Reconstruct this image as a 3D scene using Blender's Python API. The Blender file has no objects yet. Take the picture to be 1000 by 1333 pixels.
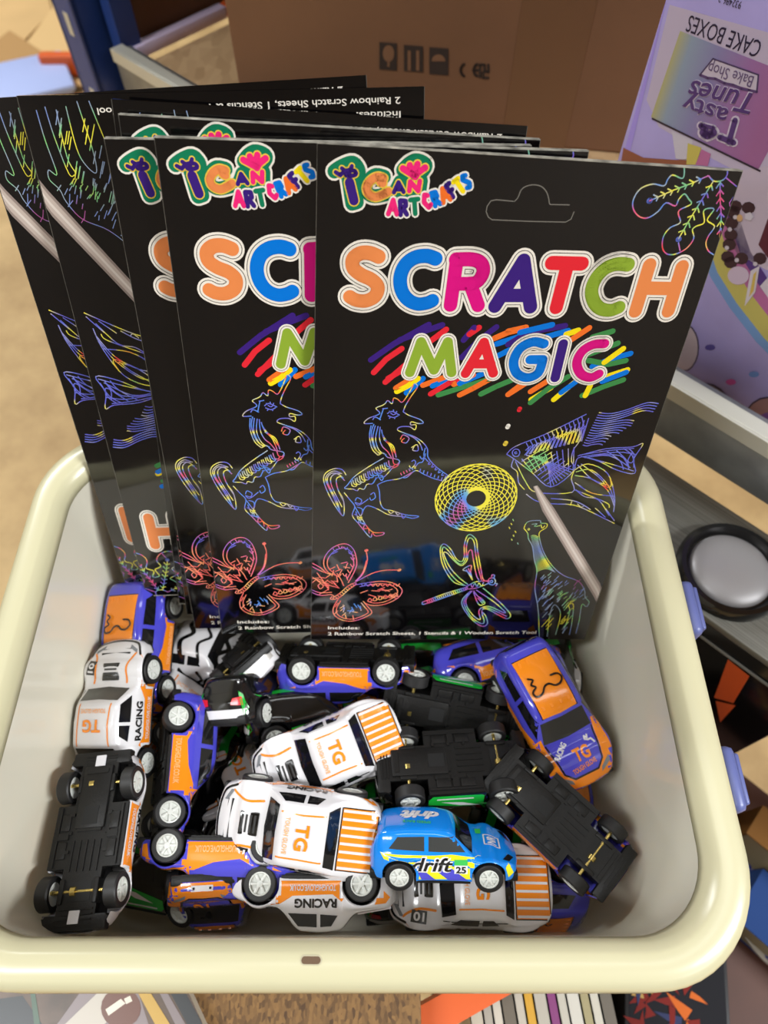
import bpy, bmesh, math, random
import numpy as np
from mathutils import Vector, Matrix
from mathutils.bvhtree import BVHTree

random.seed(7)
S = bpy.context.scene
COL = S.collection

# ------------------------------------------------------------------ camera
RZ = 0.75                       # height of the tub's rim above the concrete floor
CAM = Vector((0, 0, RZ + 0.32))
PITCH = math.radians(59.0)
FPX = 920.0
cd = bpy.data.cameras.new('camera'); cam = bpy.data.objects.new('camera', cd); COL.objects.link(cam)
cam.location = CAM; cam.rotation_euler = (math.pi/2 - PITCH, 0, 0)
cd.sensor_fit = 'VERTICAL'; cd.sensor_height = 36.0; cd.lens = 36.0*FPX/1333.0
cd.clip_start = 0.01; cd.clip_end = 50
cd.dof.use_dof = True; cd.dof.focus_distance = 0.315; cd.dof.aperture_fstop = 9.5
S.camera = cam

# ------------------------------------------------------------------ world, lights, exposure
S.view_settings.view_transform = 'Standard'; S.view_settings.look = 'None'
S.view_settings.gamma = 1.0; S.view_settings.exposure = -0.30
S.view_settings.use_curve_mapping = False
wd = bpy.data.worlds.new('world'); S.world = wd; wd.use_nodes = True
wd.node_tree.nodes['Background'].inputs[0].default_value = (0.80, 0.76, 0.68, 1)
wd.node_tree.nodes['Background'].inputs[1].default_value = 0.30

def area(name, loc, target, sx, sy, power, col):
    l = bpy.data.lights.new(name, 'AREA'); l.shape = 'RECTANGLE'; l.size = sx; l.size_y = sy
    l.energy = power; l.color = col
    o = bpy.data.objects.new(name, l); COL.objects.link(o); o.location = loc
    o.rotation_euler = (Vector(target) - Vector(loc)).to_track_quat('-Z', 'Y').to_euler()
    return o
LC = (0.955, 0.985, 1.0)
for lx, ly, lp in ((2.30, -0.85, 190), (-1.55, -0.45, 62), (0.25, 0.25, 9), (-2.3, 2.4, 130), (2.6, -2.3, 30), (-2.6, -2.3, 30), (2.3, 2.6, 30)):
    area('ceiling_strip_and_fill', (lx, ly, 2.85), (lx*.9, ly, 0.0), 0.25, 1.5, lp, LC)  # unseen strips; outer ones added for ambient fill and brighter tub walls

# ------------------------------------------------------------------ helpers
def lin(c):
    return tuple(((v/255.0)/12.92 if v/255.0 <= 0.04045 else ((v/255.0+0.055)/1.055)**2.4) for v in c)

def mat(name, rgb, rough=0.5, coat=0.0, metal=0.0, spec=0.5, bump=0.0, bscale=200.0, vary=0.0, vscale=30.0, trans=0.0):
    m = bpy.data.materials.new(name); m.use_nodes = True
    nt = m.node_tree; b = nt.nodes['Principled BSDF']
    c = lin(rgb)
    b.inputs['Base Color'].default_value = (*c, 1)
    b.inputs['Roughness'].default_value = rough
    b.inputs['Metallic'].default_value = metal
    b.inputs['Specular IOR Level'].default_value = spec
    b.inputs['Coat Weight'].default_value = coat
    b.inputs['Coat Roughness'].default_value = 0.06
    if trans: b.inputs['Transmission Weight'].default_value = trans
    tc = nt.nodes.new('ShaderNodeTexCoord')
    if vary:
        n = nt.nodes.new('ShaderNodeTexNoise'); n.inputs['Scale'].default_value = vscale; n.inputs['Detail'].default_value = 5
        r = nt.nodes.new('ShaderNodeValToRGB')
        r.color_ramp.elements[0].position = 0.3; r.color_ramp.elements[1].position = 0.7
        r.color_ramp.elements[0].color = (*[v*(1-vary) for v in c], 1)
        r.color_ramp.elements[1].color = (*[min(1, v*(1+vary)) for v in c], 1)
        nt.links.new(tc.outputs['Object'], n.inputs['Vector']); nt.links.new(n.outputs['Fac'], r.inputs[0])
        nt.links.new(r.outputs[0], b.inputs['Base Color'])
    if bump:
        n = nt.nodes.new('ShaderNodeTexNoise'); n.inputs['Scale'].default_value = bscale; n.inputs['Detail'].default_value = 3
        bp = nt.nodes.new('ShaderNodeBump'); bp.inputs['Strength'].default_value = bump; bp.inputs['Distance'].default_value = 0.001
        nt.links.new(tc.outputs['Object'], n.inputs['Vector']); nt.links.new(n.outputs['Fac'], bp.inputs['Height'])
        nt.links.new(bp.outputs[0], b.inputs['Normal'])
    return m

def rainbow_mat(name, stops, scale=55.0, rough=0.25):
    m = mat(name, (255, 255, 255), rough)
    nt = m.node_tree; b = nt.nodes['Principled BSDF']
    tc = nt.nodes.new('ShaderNodeTexCoord'); n = nt.nodes.new('ShaderNodeTexNoise')
    n.inputs['Scale'].default_value = scale; n.inputs['Detail'].default_value = 1.0
    r = nt.nodes.new('ShaderNodeValToRGB'); cr = r.color_ramp
    cr.elements[0].position = stops[0][0]; cr.elements[0].color = (*lin(stops[0][1]), 1)
    cr.elements[1].position = stops[-1][0]; cr.elements[1].color = (*lin(stops[-1][1]), 1)
    for p, c in stops[1:-1]:
        e = cr.elements.new(p); e.color = (*lin(c), 1)
    nt.links.new(tc.outputs['Object'], n.inputs['Vector']); nt.links.new(n.outputs['Fac'], r.inputs[0])
    nt.links.new(r.outputs[0], b.inputs['Base Color'])
    return m

class MB:
    """collects verts/faces of one mesh"""
    def __init__(s): s.v = []; s.f = []; s.m = []
    def add(s, vs, fs, mi=0):
        o = len(s.v); s.v += [tuple(v) for v in vs]; s.f += [tuple(i+o for i in f) for f in fs]; s.m += [mi]*len(fs)
    def box(s, x0, x1, y0, y1, z0, z1, mi=0, c=0.0, M=None):
        x0, x1 = min(x0, x1), max(x0, x1); y0, y1 = min(y0, y1), max(y0, y1); z0, z1 = min(z0, z1), max(z0, z1)
        c = min(c, (x1-x0)*.45, (y1-y0)*.45, (z1-z0)*.45)
        if c <= 0:
            v = [(x, y, z) for z in (z0, z1) for y in (y0, y1) for x in (x0, x1)]
            f = [(0, 2, 3, 1), (4, 5, 7, 6), (0, 1, 5, 4), (2, 6, 7, 3), (0, 4, 6, 2), (1, 3, 7, 5)]
        else:
            bm = bmesh.new(); bmesh.ops.create_cube(bm, size=1)
            for w in bm.verts: w.co = Vector(((x0+x1)/2+w.co.x*(x1-x0), (y0+y1)/2+w.co.y*(y1-y0), (z0+z1)/2+w.co.z*(z1-z0)))
            bmesh.ops.bevel(bm, geom=bm.edges[:], offset=c, segments=2, affect='EDGES', profile=0.5)
            bm.verts.index_update(); v = [tuple(w.co) for w in bm.verts]; f = [[w.index for w in q.verts] for q in bm.faces]; bm.free()
        if M is not None: v = [tuple(M @ Vector(p)) for p in v]
        s.add(v, f, mi)
    def prism(s, poly, z0, z1, mi=0, M=None):
        n = len(poly); v = [(p[0], p[1], z0) for p in poly]+[(p[0], p[1], z1) for p in poly]
        if M is not None: v = [tuple(M @ Vector(p)) for p in v]
        s.add(v, [tuple(range(n))[::-1], tuple(range(n, 2*n))]+[(i, (i+1) % n, n+(i+1) % n, n+i) for i in range(n)], mi)
    def lathe(s, prof, seg=24, axis='y', at=(0, 0, 0), mi=0):
        v = []; n = len(prof)
        for k in range(seg):
            a = 2*math.pi*k/seg; c, q = math.cos(a), math.sin(a)
            for r, h in prof:
                p = (r*c, h, r*q) if axis == 'y' else ((r*c, r*q, h) if axis == 'z' else (h, r*c, r*q))
                v.append((p[0]+at[0], p[1]+at[1], p[2]+at[2]))
        f = []
        for k in range(seg):
            k2 = (k+1) % seg
            for i in range(n-1): f.append((k*n+i, k*n+i+1, k2*n+i+1, k2*n+i))
        s.add(v, f, mi)
    def mesh(s, name, mats, scale=1.0, smooth=False, angle=None):
        me = bpy.data.meshes.new(name)
        me.from_pydata([(a*scale, b*scale, c*scale) for a, b, c in s.v], [], s.f)
        for m in (mats if isinstance(mats, (list, tuple)) else [mats]): me.materials.append(m)
        me.polygons.foreach_set('material_index', s.m)
        bm = bmesh.new(); bm.from_mesh(me); bmesh.ops.recalc_face_normals(bm, faces=bm.faces[:])
        if angle is not None:
            for e in bm.edges:
                if len(e.link_faces) == 2 and e.calc_face_angle(0) > math.radians(angle): e.smooth = False
        bm.to_mesh(me); bm.free()
        if smooth or angle is not None: me.polygons.foreach_set('use_smooth', [True]*len(me.polygons))
        me.update()
        return me

def obj(name, me, parent=None, loc=None, label=None):
    o = bpy.data.objects.new(name, me); COL.objects.link(o)
    if parent is not None: o.parent = parent
    if loc is not None: o.location = loc
    if label: o['label'] = label
    return o
def tag(o, label, cat, group=None, kind=None):
    o['label'] = label; o['category'] = cat
    if group: o['group'] = group
    if kind: o['kind'] = kind
    return o
def thing(name, label, cat, M=None, group=None):
    o = bpy.data.objects.new(name, None); COL.objects.link(o); o.empty_display_size = 0.01
    if M is not None: o.matrix_world = M
    return tag(o, label, cat, group)
def struct(name, me, loc=None):
    o = obj(name, me, None, loc); o['kind'] = 'structure'; return o
def copy_tree(o, parent=None):
    c = o.copy(); COL.objects.link(c); c.parent = parent
    for ch in o.children: copy_tree(ch, c)
    return c

FW = Vector((0, math.cos(PITCH), -math.sin(PITCH))); DN = Vector((0, -math.sin(PITCH), -math.cos(PITCH))); RT = Vector((1, 0, 0))
def ray(u, v): return FW + RT*((u-500.0)/FPX) + DN*((v-666.5)/FPX)
def at_z(u, v, zrel):            # the point at height zrel (measured from the rim) seen at a pixel of the 1000x1333 frame
    d = ray(u, v); return CAM + d*((RZ+zrel-CAM.z)/d.z)
def at_plane(u, v, p, n):
    d = ray(u, v); return CAM + d*((p-CAM).dot(n)/d.dot(n))

def catmull(pts, k=5, closed=False):
    if len(pts) < 3: return [tuple(p) for p in pts]
    P = [np.array(p, float) for p in pts]; n = len(P); out = []
    rng = range(n) if closed else range(n-1)
    for i in rng:
        p0 = P[(i-1) % n] if (closed or i > 0) else P[0]; p1 = P[i]; p2 = P[(i+1) % n]
        p3 = P[(i+2) % n] if (closed or i+2 < n) else P[-1]
        for j in range(k):
            t = j/k
            out.append(tuple(0.5*((2*p1)+(-p0+p2)*t+(2*p0-5*p1+4*p2-p3)*t*t+(-p0+3*p1-3*p2+p3)*t**3)))
    out.append(tuple(P[0] if closed else P[-1])); return out

def ribbon2d(pts, w, caps=True, seg=10):
    """flat stroke: list of polygons (2-D) covering a polyline with round joints"""
    polys = []; n = len(pts)
    for i in range(n-1):
        (ax, ay), (bx, by) = pts[i], pts[i+1]; dx, dy = bx-ax, by-ay; L = math.hypot(dx, dy)
        if L < 1e-9: continue
        nx, ny = -dy/L*w/2, dx/L*w/2
        polys.append([(ax+nx, ay+ny), (ax-nx, ay-ny), (bx-nx, by-ny), (bx+nx, by+ny)])
    if caps:
        for k, p in enumerate(pts):
            if caps == 'ends' and 0 < k < n-1: continue
            polys.append([(p[0]+w/2*math.cos(2*math.pi*i/seg), p[1]+w/2*math.sin(2*math.pi*i/seg)) for i in range(seg)])
    return polys
def thin2d(pts, w):
    """joined quad strip for fine line art"""
    n = len(pts); q = []
    for i in range(n):
        a = pts[max(0, i-1)]; b = pts[min(n-1, i+1)]; dx, dy = b[0]-a[0], b[1]-a[1]; L = math.hypot(dx, dy) or 1
        q.append((-dy/L*w/2, dx/L*w/2))
    return [[(pts[i][0]+q[i][0], pts[i][1]+q[i][1]), (pts[i][0]-q[i][0], pts[i][1]-q[i][1]),
             (pts[i+1][0]-q[i+1][0], pts[i+1][1]-q[i+1][1]), (pts[i+1][0]+q[i+1][0], pts[i+1][1]+q[i+1][1])] for i in range(n-1)]

_tc = {}
def text2d(txt, offset=0.0, shear=0.0):
    """triangles of a line of text, unit size, baseline at y=0, x from 0; returns (verts, faces, width)"""
    key = (txt, offset, shear)
    if key in _tc: return _tc[key]
    cu = bpy.data.curves.new('t', 'FONT'); cu.body = txt; cu.size = 1.0; cu.offset = offset; cu.shear = shear; cu.resolution_u = 3
    o = bpy.data.objects.new('t', cu); COL.objects.link(o)
    dg = bpy.context.evaluated_depsgraph_get(); ev = o.evaluated_get(dg); me = ev.to_mesh()
    v = [(p.co.x, p.co.y) for p in me.vertices]; f = [tuple(p.vertices) for p in me.polygons]
    ev.to_mesh_clear(); bpy.data.objects.remove(o); bpy.data.curves.remove(cu)
    x0 = min(p[0] for p in v); x1 = max(p[0] for p in v); v = [(a-x0, b) for a, b in v]
    _tc[key] = (v, f, x1-x0); return _tc[key]
def text_between(txt, p0, p1, height=None, offset=0.0, shear=0.0):
    """text fitted from p0 to p1 along its baseline; height = cap height (None keeps proportions)"""
    v, f, w = text2d(txt, offset, shear); dx, dy = p1[0]-p0[0], p1[1]-p0[1]; L = math.hypot(dx, dy)
    sx = L/w; sy = sx if height is None else height/0.69; ux, uy = dx/L, dy/L
    return [(p0[0]+ux*a*sx-uy*b*sy, p0[1]+uy*a*sx+ux*b*sy) for a, b in v], f

# ------------------------------------------------------------------ floor
def noise_floor():
    m = mat('stained concrete', (176, 140, 88), 0.65, bump=0.15, bscale=60)
    nt = m.node_tree; b = nt.nodes['Principled BSDF']; tc = nt.nodes.new('ShaderNodeTexCoord')
    n1 = nt.nodes.new('ShaderNodeTexNoise'); n1.inputs['Scale'].default_value = 3.5; n1.inputs['Detail'].default_value = 8; n1.inputs['Roughness'].default_value = .65
    r = nt.nodes.new('ShaderNodeValToRGB'); cr = r.color_ramp
    cr.elements[0].position = .33; cr.elements[0].color = (*lin((160, 128, 82)), 1); cr.elements[1].position = .66; cr.elements[1].color = (*lin((212, 180, 126)), 1)
    nt.links.new(tc.outputs['Object'], n1.inputs['Vector']); nt.links.new(n1.outputs['Fac'], r.inputs[0]); nt.links.new(r.outputs[0], b.inputs['Base Color'])
    return m
mb = MB(); mb.box(-4, 4, -3, 6, -0.05, 0); struct('floor', mb.mesh('floor', noise_floor()))
M_wall = mat('warehouse wall', (92, 84, 76), .8, vary=.05, vscale=3); M_ceil = mat('warehouse ceiling', (150, 146, 140), .8)
for nm, b_ in (('wall_left', (-4.1, -4, -3, 6, -.05, 3.2)), ('wall_right', (4, 4.1, -3, 6, -.05, 3.2)), ('wall_front', (-4.1, 4.1, -3.1, -3, -.05, 3.2)), ('wall_back', (-4.1, 4.1, 6, 6.1, -.05, 3.2))):
    mb = MB(); mb.box(*b_); struct(nm, mb.mesh(nm, M_wall))
mb = MB(); mb.box(-4.1, 4.1, -3.1, 6.1, 3.2, 3.3); struct('ceiling', mb.mesh('ceiling', M_ceil))

def chip(name, a, b_, sc=260):
    m = mat(name, a, 0.7, bump=.3, bscale=500)
    nt = m.node_tree; b = nt.nodes['Principled BSDF']; tc = nt.nodes.new('ShaderNodeTexCoord')
    n1 = nt.nodes.new('ShaderNodeTexVoronoi'); n1.inputs['Scale'].default_value = sc
    mp = nt.nodes.new('ShaderNodeMapping'); mp.inputs['Scale'].default_value = (1, .45, 1); mp.inputs['Rotation'].default_value = (0, 0, .7)
    r = nt.nodes.new('ShaderNodeValToRGB'); cr = r.color_ramp
    cr.elements[0].position = .1; cr.elements[0].color = (*lin(b_), 1); cr.elements[1].position = .75; cr.elements[1].color = (*lin(a), 1)
    nt.links.new(tc.outputs['Object'], mp.inputs[0]); nt.links.new(mp.outputs[0], n1.inputs['Vector']); nt.links.new(n1.outputs['Color'], r.inputs[0]); nt.links.new(r.outputs[0], b.inputs['Base Color'])
    return m
M_chip = chip('chipboard', (132, 98, 56), (78, 54, 30), 620); M_deck = chip('deck board', (190, 158, 118), (166, 134, 96), 120)
M_card = mat('brown carton card', (128, 92, 66), .8, vary=.06, vscale=14, bump=.1, bscale=300); M_card2 = mat('dark carton card', (100, 66, 40), .8, vary=.06, vscale=10)
M_card3 = mat('pale carton card', (206, 170, 116), .75, vary=.06, vscale=6); M_tape = mat('packing tape', (140, 98, 54), .25)
M_blue = mat('rack blue paint', (34, 62, 130), .4, bump=.1, bscale=80); M_galv = mat('galvanised steel', (150, 152, 152), .4, metal=.7, vary=.12, vscale=60)
M_galvl = mat('galvanised lip', (205, 203, 190), .45, metal=.3); M_orange = mat('rack orange paint', (212, 92, 36), .45); M_hole = mat('slot dark', (22, 22, 26), .8)
M_lilacw = mat('pale lilac plastic', (220, 205, 235), .4)

# ------------------------------------------------------------------ storage rack behind: runs from far left to near right
B0 = at_z(870, 495, -.03); B1 = at_z(125, 50, -.03)
DV = (B1-B0); DV.z = 0; LEN = DV.length; DV.normalize(); NV = Vector((-DV.y, DV.x, 0))
if NV.y < 0: NV = -NV
RM = Matrix.Identity(4)                      # rack frame: x along the beam to the near right, y into the rack, z up
for i, c in enumerate((-DV, NV, Vector((0, 0, 1)))): RM[0][i], RM[1][i], RM[2][i] = c
RM.translation = Vector((B0.x, B0.y, RZ)); RI = RM.inverted()
XL, XR = -LEN-.005, .42
rack = thing('storage_rack', 'blue and grey steel storage rack standing behind the white tub', 'rack', Matrix.Translation((0, 0, 0)))
def R_(mb, name, m, parent=None, **k):
    me = mb.mesh(name, m, **k); me.transform(RM); return obj(name, me, parent or rack)
def beam(z, ylo, yhi):
    mb = MB(); mb.box(XL+.03, XR, ylo, yhi, z-.05, z-.004, c=.002)
    o = R_(mb, 'shelf_beam', M_galv, angle=40)
    mb = MB(); mb.box(XL+.03, XR, ylo, ylo+.012, z-.004, z, c=.001); mb.box(XL+.03, XR, ylo-.002, ylo, z-.012, z, c=.0005)
    R_(mb, 'beam_lip', M_galvl, o)
beam(-.03, 0, .02); beam(-.03, .78, .80); beam(.52, 0, .02); beam(.52, .78, .80)  # upper pair is out of view, added along with the shading deck
for z in (-.05, .50):  # upper deck is unseen, added and set low to shade the goods below
    mb = MB(); mb.box(XL+.04, XR-.01, .021, .779, z-.014, z, c=.001); R_(mb, 'shelf_and_shade_deck', M_deck)
for x in (XL, XR+.005):
    for y in (0, .765):
        mb = MB(); mb.box(x-.036, x+.002, y-.012, y-.008, -RZ, 1.0); mb.box(x-.036, x-.031, y-.012, y+.03, -RZ, 1.0); mb.box(x-.003, x+.002, y-.012, y+.03, -RZ, 1.0)
        mb.box(x+.012, x+.028, y+.012, y+.034, -RZ, 1.0)
        o = R_(mb, 'post', M_blue)
        for k in range(8 if (x == XL and y == 0) else 0):
            mb = MB(); mb.box(x-.02, x-.012, y-.0125, y-.0115, -.1+.07*k, -.08+.07*k); R_(mb, 'slot_hole', M_galvl, o)
for k in range(3):
    mb = MB(); mb.box(XL-.02, XL-.012, 0, .78, -.5+.5*k, -.46+.5*k); R_(mb, 'cross_brace', M_blue)

# shelf goods ------------------------------------------------------
def frame_at(p, xd):
    M = Matrix.Identity(4); xd = Vector(xd).normalized(); yd = Vector((-xd.y, xd.x, 0))
    for i, c in enumerate((xd, yd, Vector((0, 0, 1)))): M[0][i], M[1][i], M[2][i] = c
    M.translation = p; return M
DK = -.05
# big brown carton, face almost towards the camera
p = at_z(318, 157, DK); M = frame_at(p, (math.cos(math.radians(-8.8)), math.sin(math.radians(-8.8)), 0)); MI = M.inverted()
cart = thing('brown_carton', 'large brown cardboard carton with handling symbols, standing behind the packs', 'carton', M)
mb = MB(); mb.box(0, .52, 0, .30, 0, .47, c=.003); obj('carton_body', mb.mesh('carton_body', M_card, angle=40), cart)
mb = MB(); mb.box(.235, .29, -.0004, 0, .0, .47); obj('tape_strip', mb.mesh('tape_strip', mat('carton tape', (118, 84, 58), .4)), cart)
INKB = mat('stamp ink', (52, 40, 34), .8)
def on_face(u, v, M=M, MI=MI):
    q = MI @ at_plane(u, v, M.translation, M.to_3x3().col[1]); return (q.x, q.z)
mb = MB()
def facepoly(mb, ps, mi=0, lift=.0006, y0=0.0, step=None): mb.add([(a, y0-lift, b) for a, b in ps], [tuple(range(len(ps)))], mi)
def pxrect(u0, v0, u1, v1): return [on_face(u0, v0), on_face(u1, v0+.08*(u1-u0)), on_face(u1, v1+.08*(u1-u0)), on_face(u0, v1)]
for u0, v0, u1, v1 in ((494, 54.5, 517, 90), (526, 58, 551, 92), (559, 61, 584, 96)): facepoly(mb, pxrect(u0, v0, u1, v1))
sym = obj('handling_symbols', mb.mesh('handling_symbols', INKB), cart)
mb = MB()
facepoly(mb, [on_face(506+7.5*math.cos(a), 69+11*math.sin(a)) for a in np.linspace(0, 6.28, 16)[:-1]], lift=.0009); facepoly(mb, pxrect(504.5, 78, 507.5, 86), lift=.0009)
for u in (531, 542): facepoly(mb, pxrect(u, 65, u+4, 91), lift=.0009)
facepoly(mb, [on_face(571+9*math.cos(a), 79-9*math.sin(a)) for a in np.linspace(0, 3.14, 10)], lift=.0009)
obj('symbol_gaps', mb.mesh('symbol_gaps', M_card), sym)
mb = MB()
for cu in (604, 621):
    for pl in ribbon2d([on_face(cu-6*math.cos(a)+2, 91+8*math.sin(a)) for a in np.linspace(-1.3, 1.3, 9)], .0022, True, 8): facepoly(mb, pl)
for pl in ribbon2d([on_face(616, 91), on_face(622, 91)], .002, True, 8): facepoly(mb, pl)
for st in ([(625, 84), (625, 100)], [(625, 84), (630, 84)], [(631, 84), (631, 93), (636, 93), (636, 84)], [(629, 94), (629, 101), (636, 101)]):
    for pl in ribbon2d([on_face(*q) for q in st], .002, True, 8): facepoly(mb, pl)
obj('conformity_marks', mb.mesh('conformity_marks', INKB), cart)

# darker carton further along the shelf
q = RI @ at_z(165, 75, DK)
M = RM @ Matrix.Translation((q.x, q.y+.02, DK)); c2 = thing('dark_carton', 'dark brown cardboard carton further along the rack shelf beside the blue post', 'carton', M)
mb = MB(); mb.box(-.16, 0, 0, .42, 0, .42, c=.003); obj('carton_body', mb.mesh('carton_body', M_card2, angle=40), c2)
mb = MB(); mb.box(-.16, 0, .18, .24, .42, .4205); obj('tape_strip', mb.mesh('tape_strip', M_tape), c2)
M2 = RM @ Matrix.Translation((q.x+.008, q.y, DK))
st = thing('plastic_edging', 'orange and white plastic edging strip lying on the shelf by the dark carton', 'strip', M2)
mb = MB(); mb.box(-.006, .006, 0, .12, .0, .012, c=.002); obj('white_length', mb.mesh('white_length', M_lilacw, angle=40), st)
mb = MB(); mb.box(-.006, .006, .12, .34, .0, .012, c=.002); obj('orange_length', mb.mesh('orange_length', M_orange, angle=40), st)

# purple cake-box pack stood upside down at the front of the shelf
off = .035
pl0 = RM @ Vector((0, off, 0)); q0 = RI @ at_plane(836, 100, pl0, NV)
M = RM @ Matrix.Translation((q0.x, off, DK)); MI = M.inverted()
cake = thing('cake_box_pack', 'purple pack of cake boxes stood upside down on the rack shelf', 'box', M)
M_lil = mat('lilac print', (174, 162, 222), .35, vary=.08, vscale=25)
mb = MB(); mb.box(0, .20, 0, .045, 0, .30, c=.0012); obj('box_body', mb.mesh('box_body', M_lil, angle=40), cake)
def cf(u, v):
    q = MI @ at_plane(u, v, M.translation, NV); return (min(max(q.x, .0006), .1994), min(max(q.z, .0006), .2994))
cm = {}
def cmat(c):
    if c not in cm: cm[c] = mat('cake print %d' % len(cm), c, .35)
    return cm[c]
class CPrint:
    def __init__(s): s.mb = MB(); s.ms = []
    def k(s, c):
        m = cmat(c)
        if m not in s.ms: s.ms.append(m)
        return s.ms.index(m)
    def poly(s, ps, c, l=1): s.mb.add([(a, -.00012*l, b) for a, b in [cf(*p) for p in ps]], [tuple(range(len(ps)))], s.k(c))
    def stroke(s, ps, w, c, l=2):
        for pl in ribbon2d([cf(*p) for p in ps], w, True, 10): s.mb.add([(a, -.00012*l, b) for a, b in pl], [tuple(range(len(pl)))], s.k(c))
    def text(s, t, p0, p1, h, c, l=3, offset=.01, shear=0):
        v, f = text_between(t, cf(*p0), cf(*p1), h, offset, shear); s.mb.add([(a, -.00012*l, b) for a, b in v], f, s.k(c))
    def build(s, name): return obj(name, s.mb.mesh(name, s.ms), cake)
def ell(cx, cy, rx, ry, n=20, a0=0, a1=6.2832): return [(cx+rx*math.cos(a0+(a1-a0)*i/n), cy+ry*math.sin(a0+(a1-a0)*i/n)) for i in range(n if a1 > 6.2 else n+1)]
c = CPrint()
c.poly([(872, 6), (1000, 42), (1030, 120), (1030, 260), (925, 205), (858, 165), (842, 130)], (196, 182, 208), 1)
c.poly([(862, 0), (868, 0), (820, 200), (812, 200)], (170, 150, 235), 1)
c.build('pale_panel')
# the printed box on the panel: blended colours
mg = mat('rainbow carton print', (150, 120, 170), .4); nt = mg.node_tree; bs = nt.nodes['Principled BSDF']
tc = nt.nodes.new('ShaderNodeTexCoord'); sp = nt.nodes.new('ShaderNodeSeparateXYZ'); r = nt.nodes.new('ShaderNodeValToRGB'); ad = nt.nodes.new('ShaderNodeMath'); ad.operation = 'MULTIPLY_ADD'
xa = cf(848, 150)[0]; xb = cf(1000, 150)[0]
ad.inputs[1].default_value = 1/(xb-xa); ad.inputs[2].default_value = -xa/(xb-xa)
cr = r.color_ramp; cr.elements[0].position = 0; cr.elements[0].color = (*lin((184, 176, 116)), 1); cr.elements[1].position = 1; cr.elements[1].color = (*lin((164, 104, 154)), 1)
for ps, cc in ((.14, (146, 160, 182)), (.40, (140, 132, 178)), (.7, (160, 112, 168))): e = cr.elements.new(ps); e.color = (*lin(cc), 1)
nt.links.new(tc.outputs['Object'], sp.inputs[0]); nt.links.new(sp.outputs[0], ad.inputs[0]); nt.links.new(ad.outputs[0], r.inputs[0]); nt.links.new(r.outputs[0], bs.inputs['Base Color'])
mb = MB(); mb.add([(a, -.00024, b) for a, b in [cf(*p) for p in ((886, 40), (1003, 86), (1025, 150), (988, 220), (848, 152))]], [(0, 1, 2, 3, 4)])
obj('pictured_carton', mb.mesh('pictured_carton', mg), cake)
c = CPrint()
c.text('CAKE BOXES', (994, 54), (899, 19), .0072, (44, 36, 66), 3, .0)
c.text('932486-2', (967, 2), (938, -7), .003, (60, 52, 80), 3, .0)
c.build('cake_lettering')
c = CPrint()
c.poly([(929, 76), (988, 97), (986, 118), (912, 97)], (205, 192, 210), 3)
for st_ in ([(929, 76), (988, 97), (986, 118)], [(929, 76), (912, 97)]): c.stroke(st_, .0007, (84, 66, 104), 4)
c.stroke([(986, 119), (976, 117), (966, 115), (955, 110), (944, 108), (932, 102), (922, 101), (912, 97)], .0012, (96, 70, 120), 4)
c.text('Bake Shop', (983, 99), (925, 81), .0052, (110, 90, 130), 5, .0)
for d_, col, l in ((.035, (214, 200, 220), 4), (.014, (88, 58, 122), 6)):
    c.text('Tunes', (984, 122), (900, 103), .0096, col, l, d_, .25); c.text('asty', (950, 142), (893, 123), .0085, col, l, d_, 0)
for col, w, l in (((214, 200, 220), .0046, 4), ((88, 58, 122), .0028, 6)):
    c.stroke([(958, 156), (950, 184)], w, col, l); c.stroke([(938, 178), (956, 185)], w, col, l)
    c.stroke([(914, 162), (930, 166)], w*.7, col, l); c.stroke([(916, 172), (922, 176), (930, 172)], w*1.4, col, l); c.stroke([(913, 163), (920, 168)], w, col, l)
c.build('shop_logo')
c = CPrint()
c.stroke([(850, 154), (990, 222)], .0010, (52, 40, 58), 4)
c.poly([(812, 192), (838, 205), (880, 208), (902, 206), (900, 214), (880, 217), (840, 215), (808, 216)], (150, 88, 66), 2)
c.poly([(875, 170), (902, 182), (900, 210), (880, 206)], (206, 198, 214), 2); c.poly([(896, 186), (914, 192), (906, 214), (894, 214)], (206, 190, 96), 3); c.poly([(914, 194), (926, 200), (922, 216), (906, 214)], (190, 110, 160), 3)
c.poly([(962, 222), (1010, 214), (1030, 330), (1000, 352), (960, 330), (946, 300)], (200, 184, 204), 2)
for k, (u, v) in enumerate(((955, 275), (953, 290), (952, 305), (950, 318), (948, 334), (952, 341), (966, 336), (990, 336), (958, 268), (975, 270))): c.poly(ell(u, v, 9, 8, 9), (62, 36, 46), 4)
for u, v in ((951, 298), (947, 322), (958, 282), (984, 343), (960, 338)): c.poly(ell(u, v, 3, 3, 7), (206, 196, 210), 5)
c.poly(ell(976, 281, 6, 6, 5), (214, 206, 220), 6); c.poly(ell(964, 283, 4, 5, 8), (214, 170, 120), 6)
c.poly([(1000, 285), (988, 318), (1000, 335), (1020, 330), (1020, 270)], (92, 34, 52), 4)
for w0, col in ((0, (110, 150, 206)), (9, (196, 186, 104)), (26, (186, 104, 160)), (41, (150, 90, 160)), (48, (72, 44, 120))):
    pass
def band(o0, o1, col, l):
    A = [(905, 300), (925, 360), (950, 400), (985, 445), (1030, 490)]
    def sh(o): return [(u+o*.84, v-o*.54) for u, v in A]
    a, b = sh(o0), sh(o1); c.poly(a+b[::-1], col, l)
band(0, 11, (112, 150, 205), 2); band(11, 33, (196, 184, 100), 2); band(33, 48, (184, 104, 158), 2); band(48, 62, (84, 52, 130), 2)
c.poly(ell(962, 358, 14, 12), (206, 186, 210), 5); c.poly([(978, 352), (990, 345), (984, 380), (970, 398)], (214, 204, 216), 5); c.poly([(982, 356), (986, 352), (982, 378), (976, 386)], (212, 180, 90), 6); c.poly([(990, 372), (1010, 350), (1010, 400)], (210, 200, 214), 5)
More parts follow.
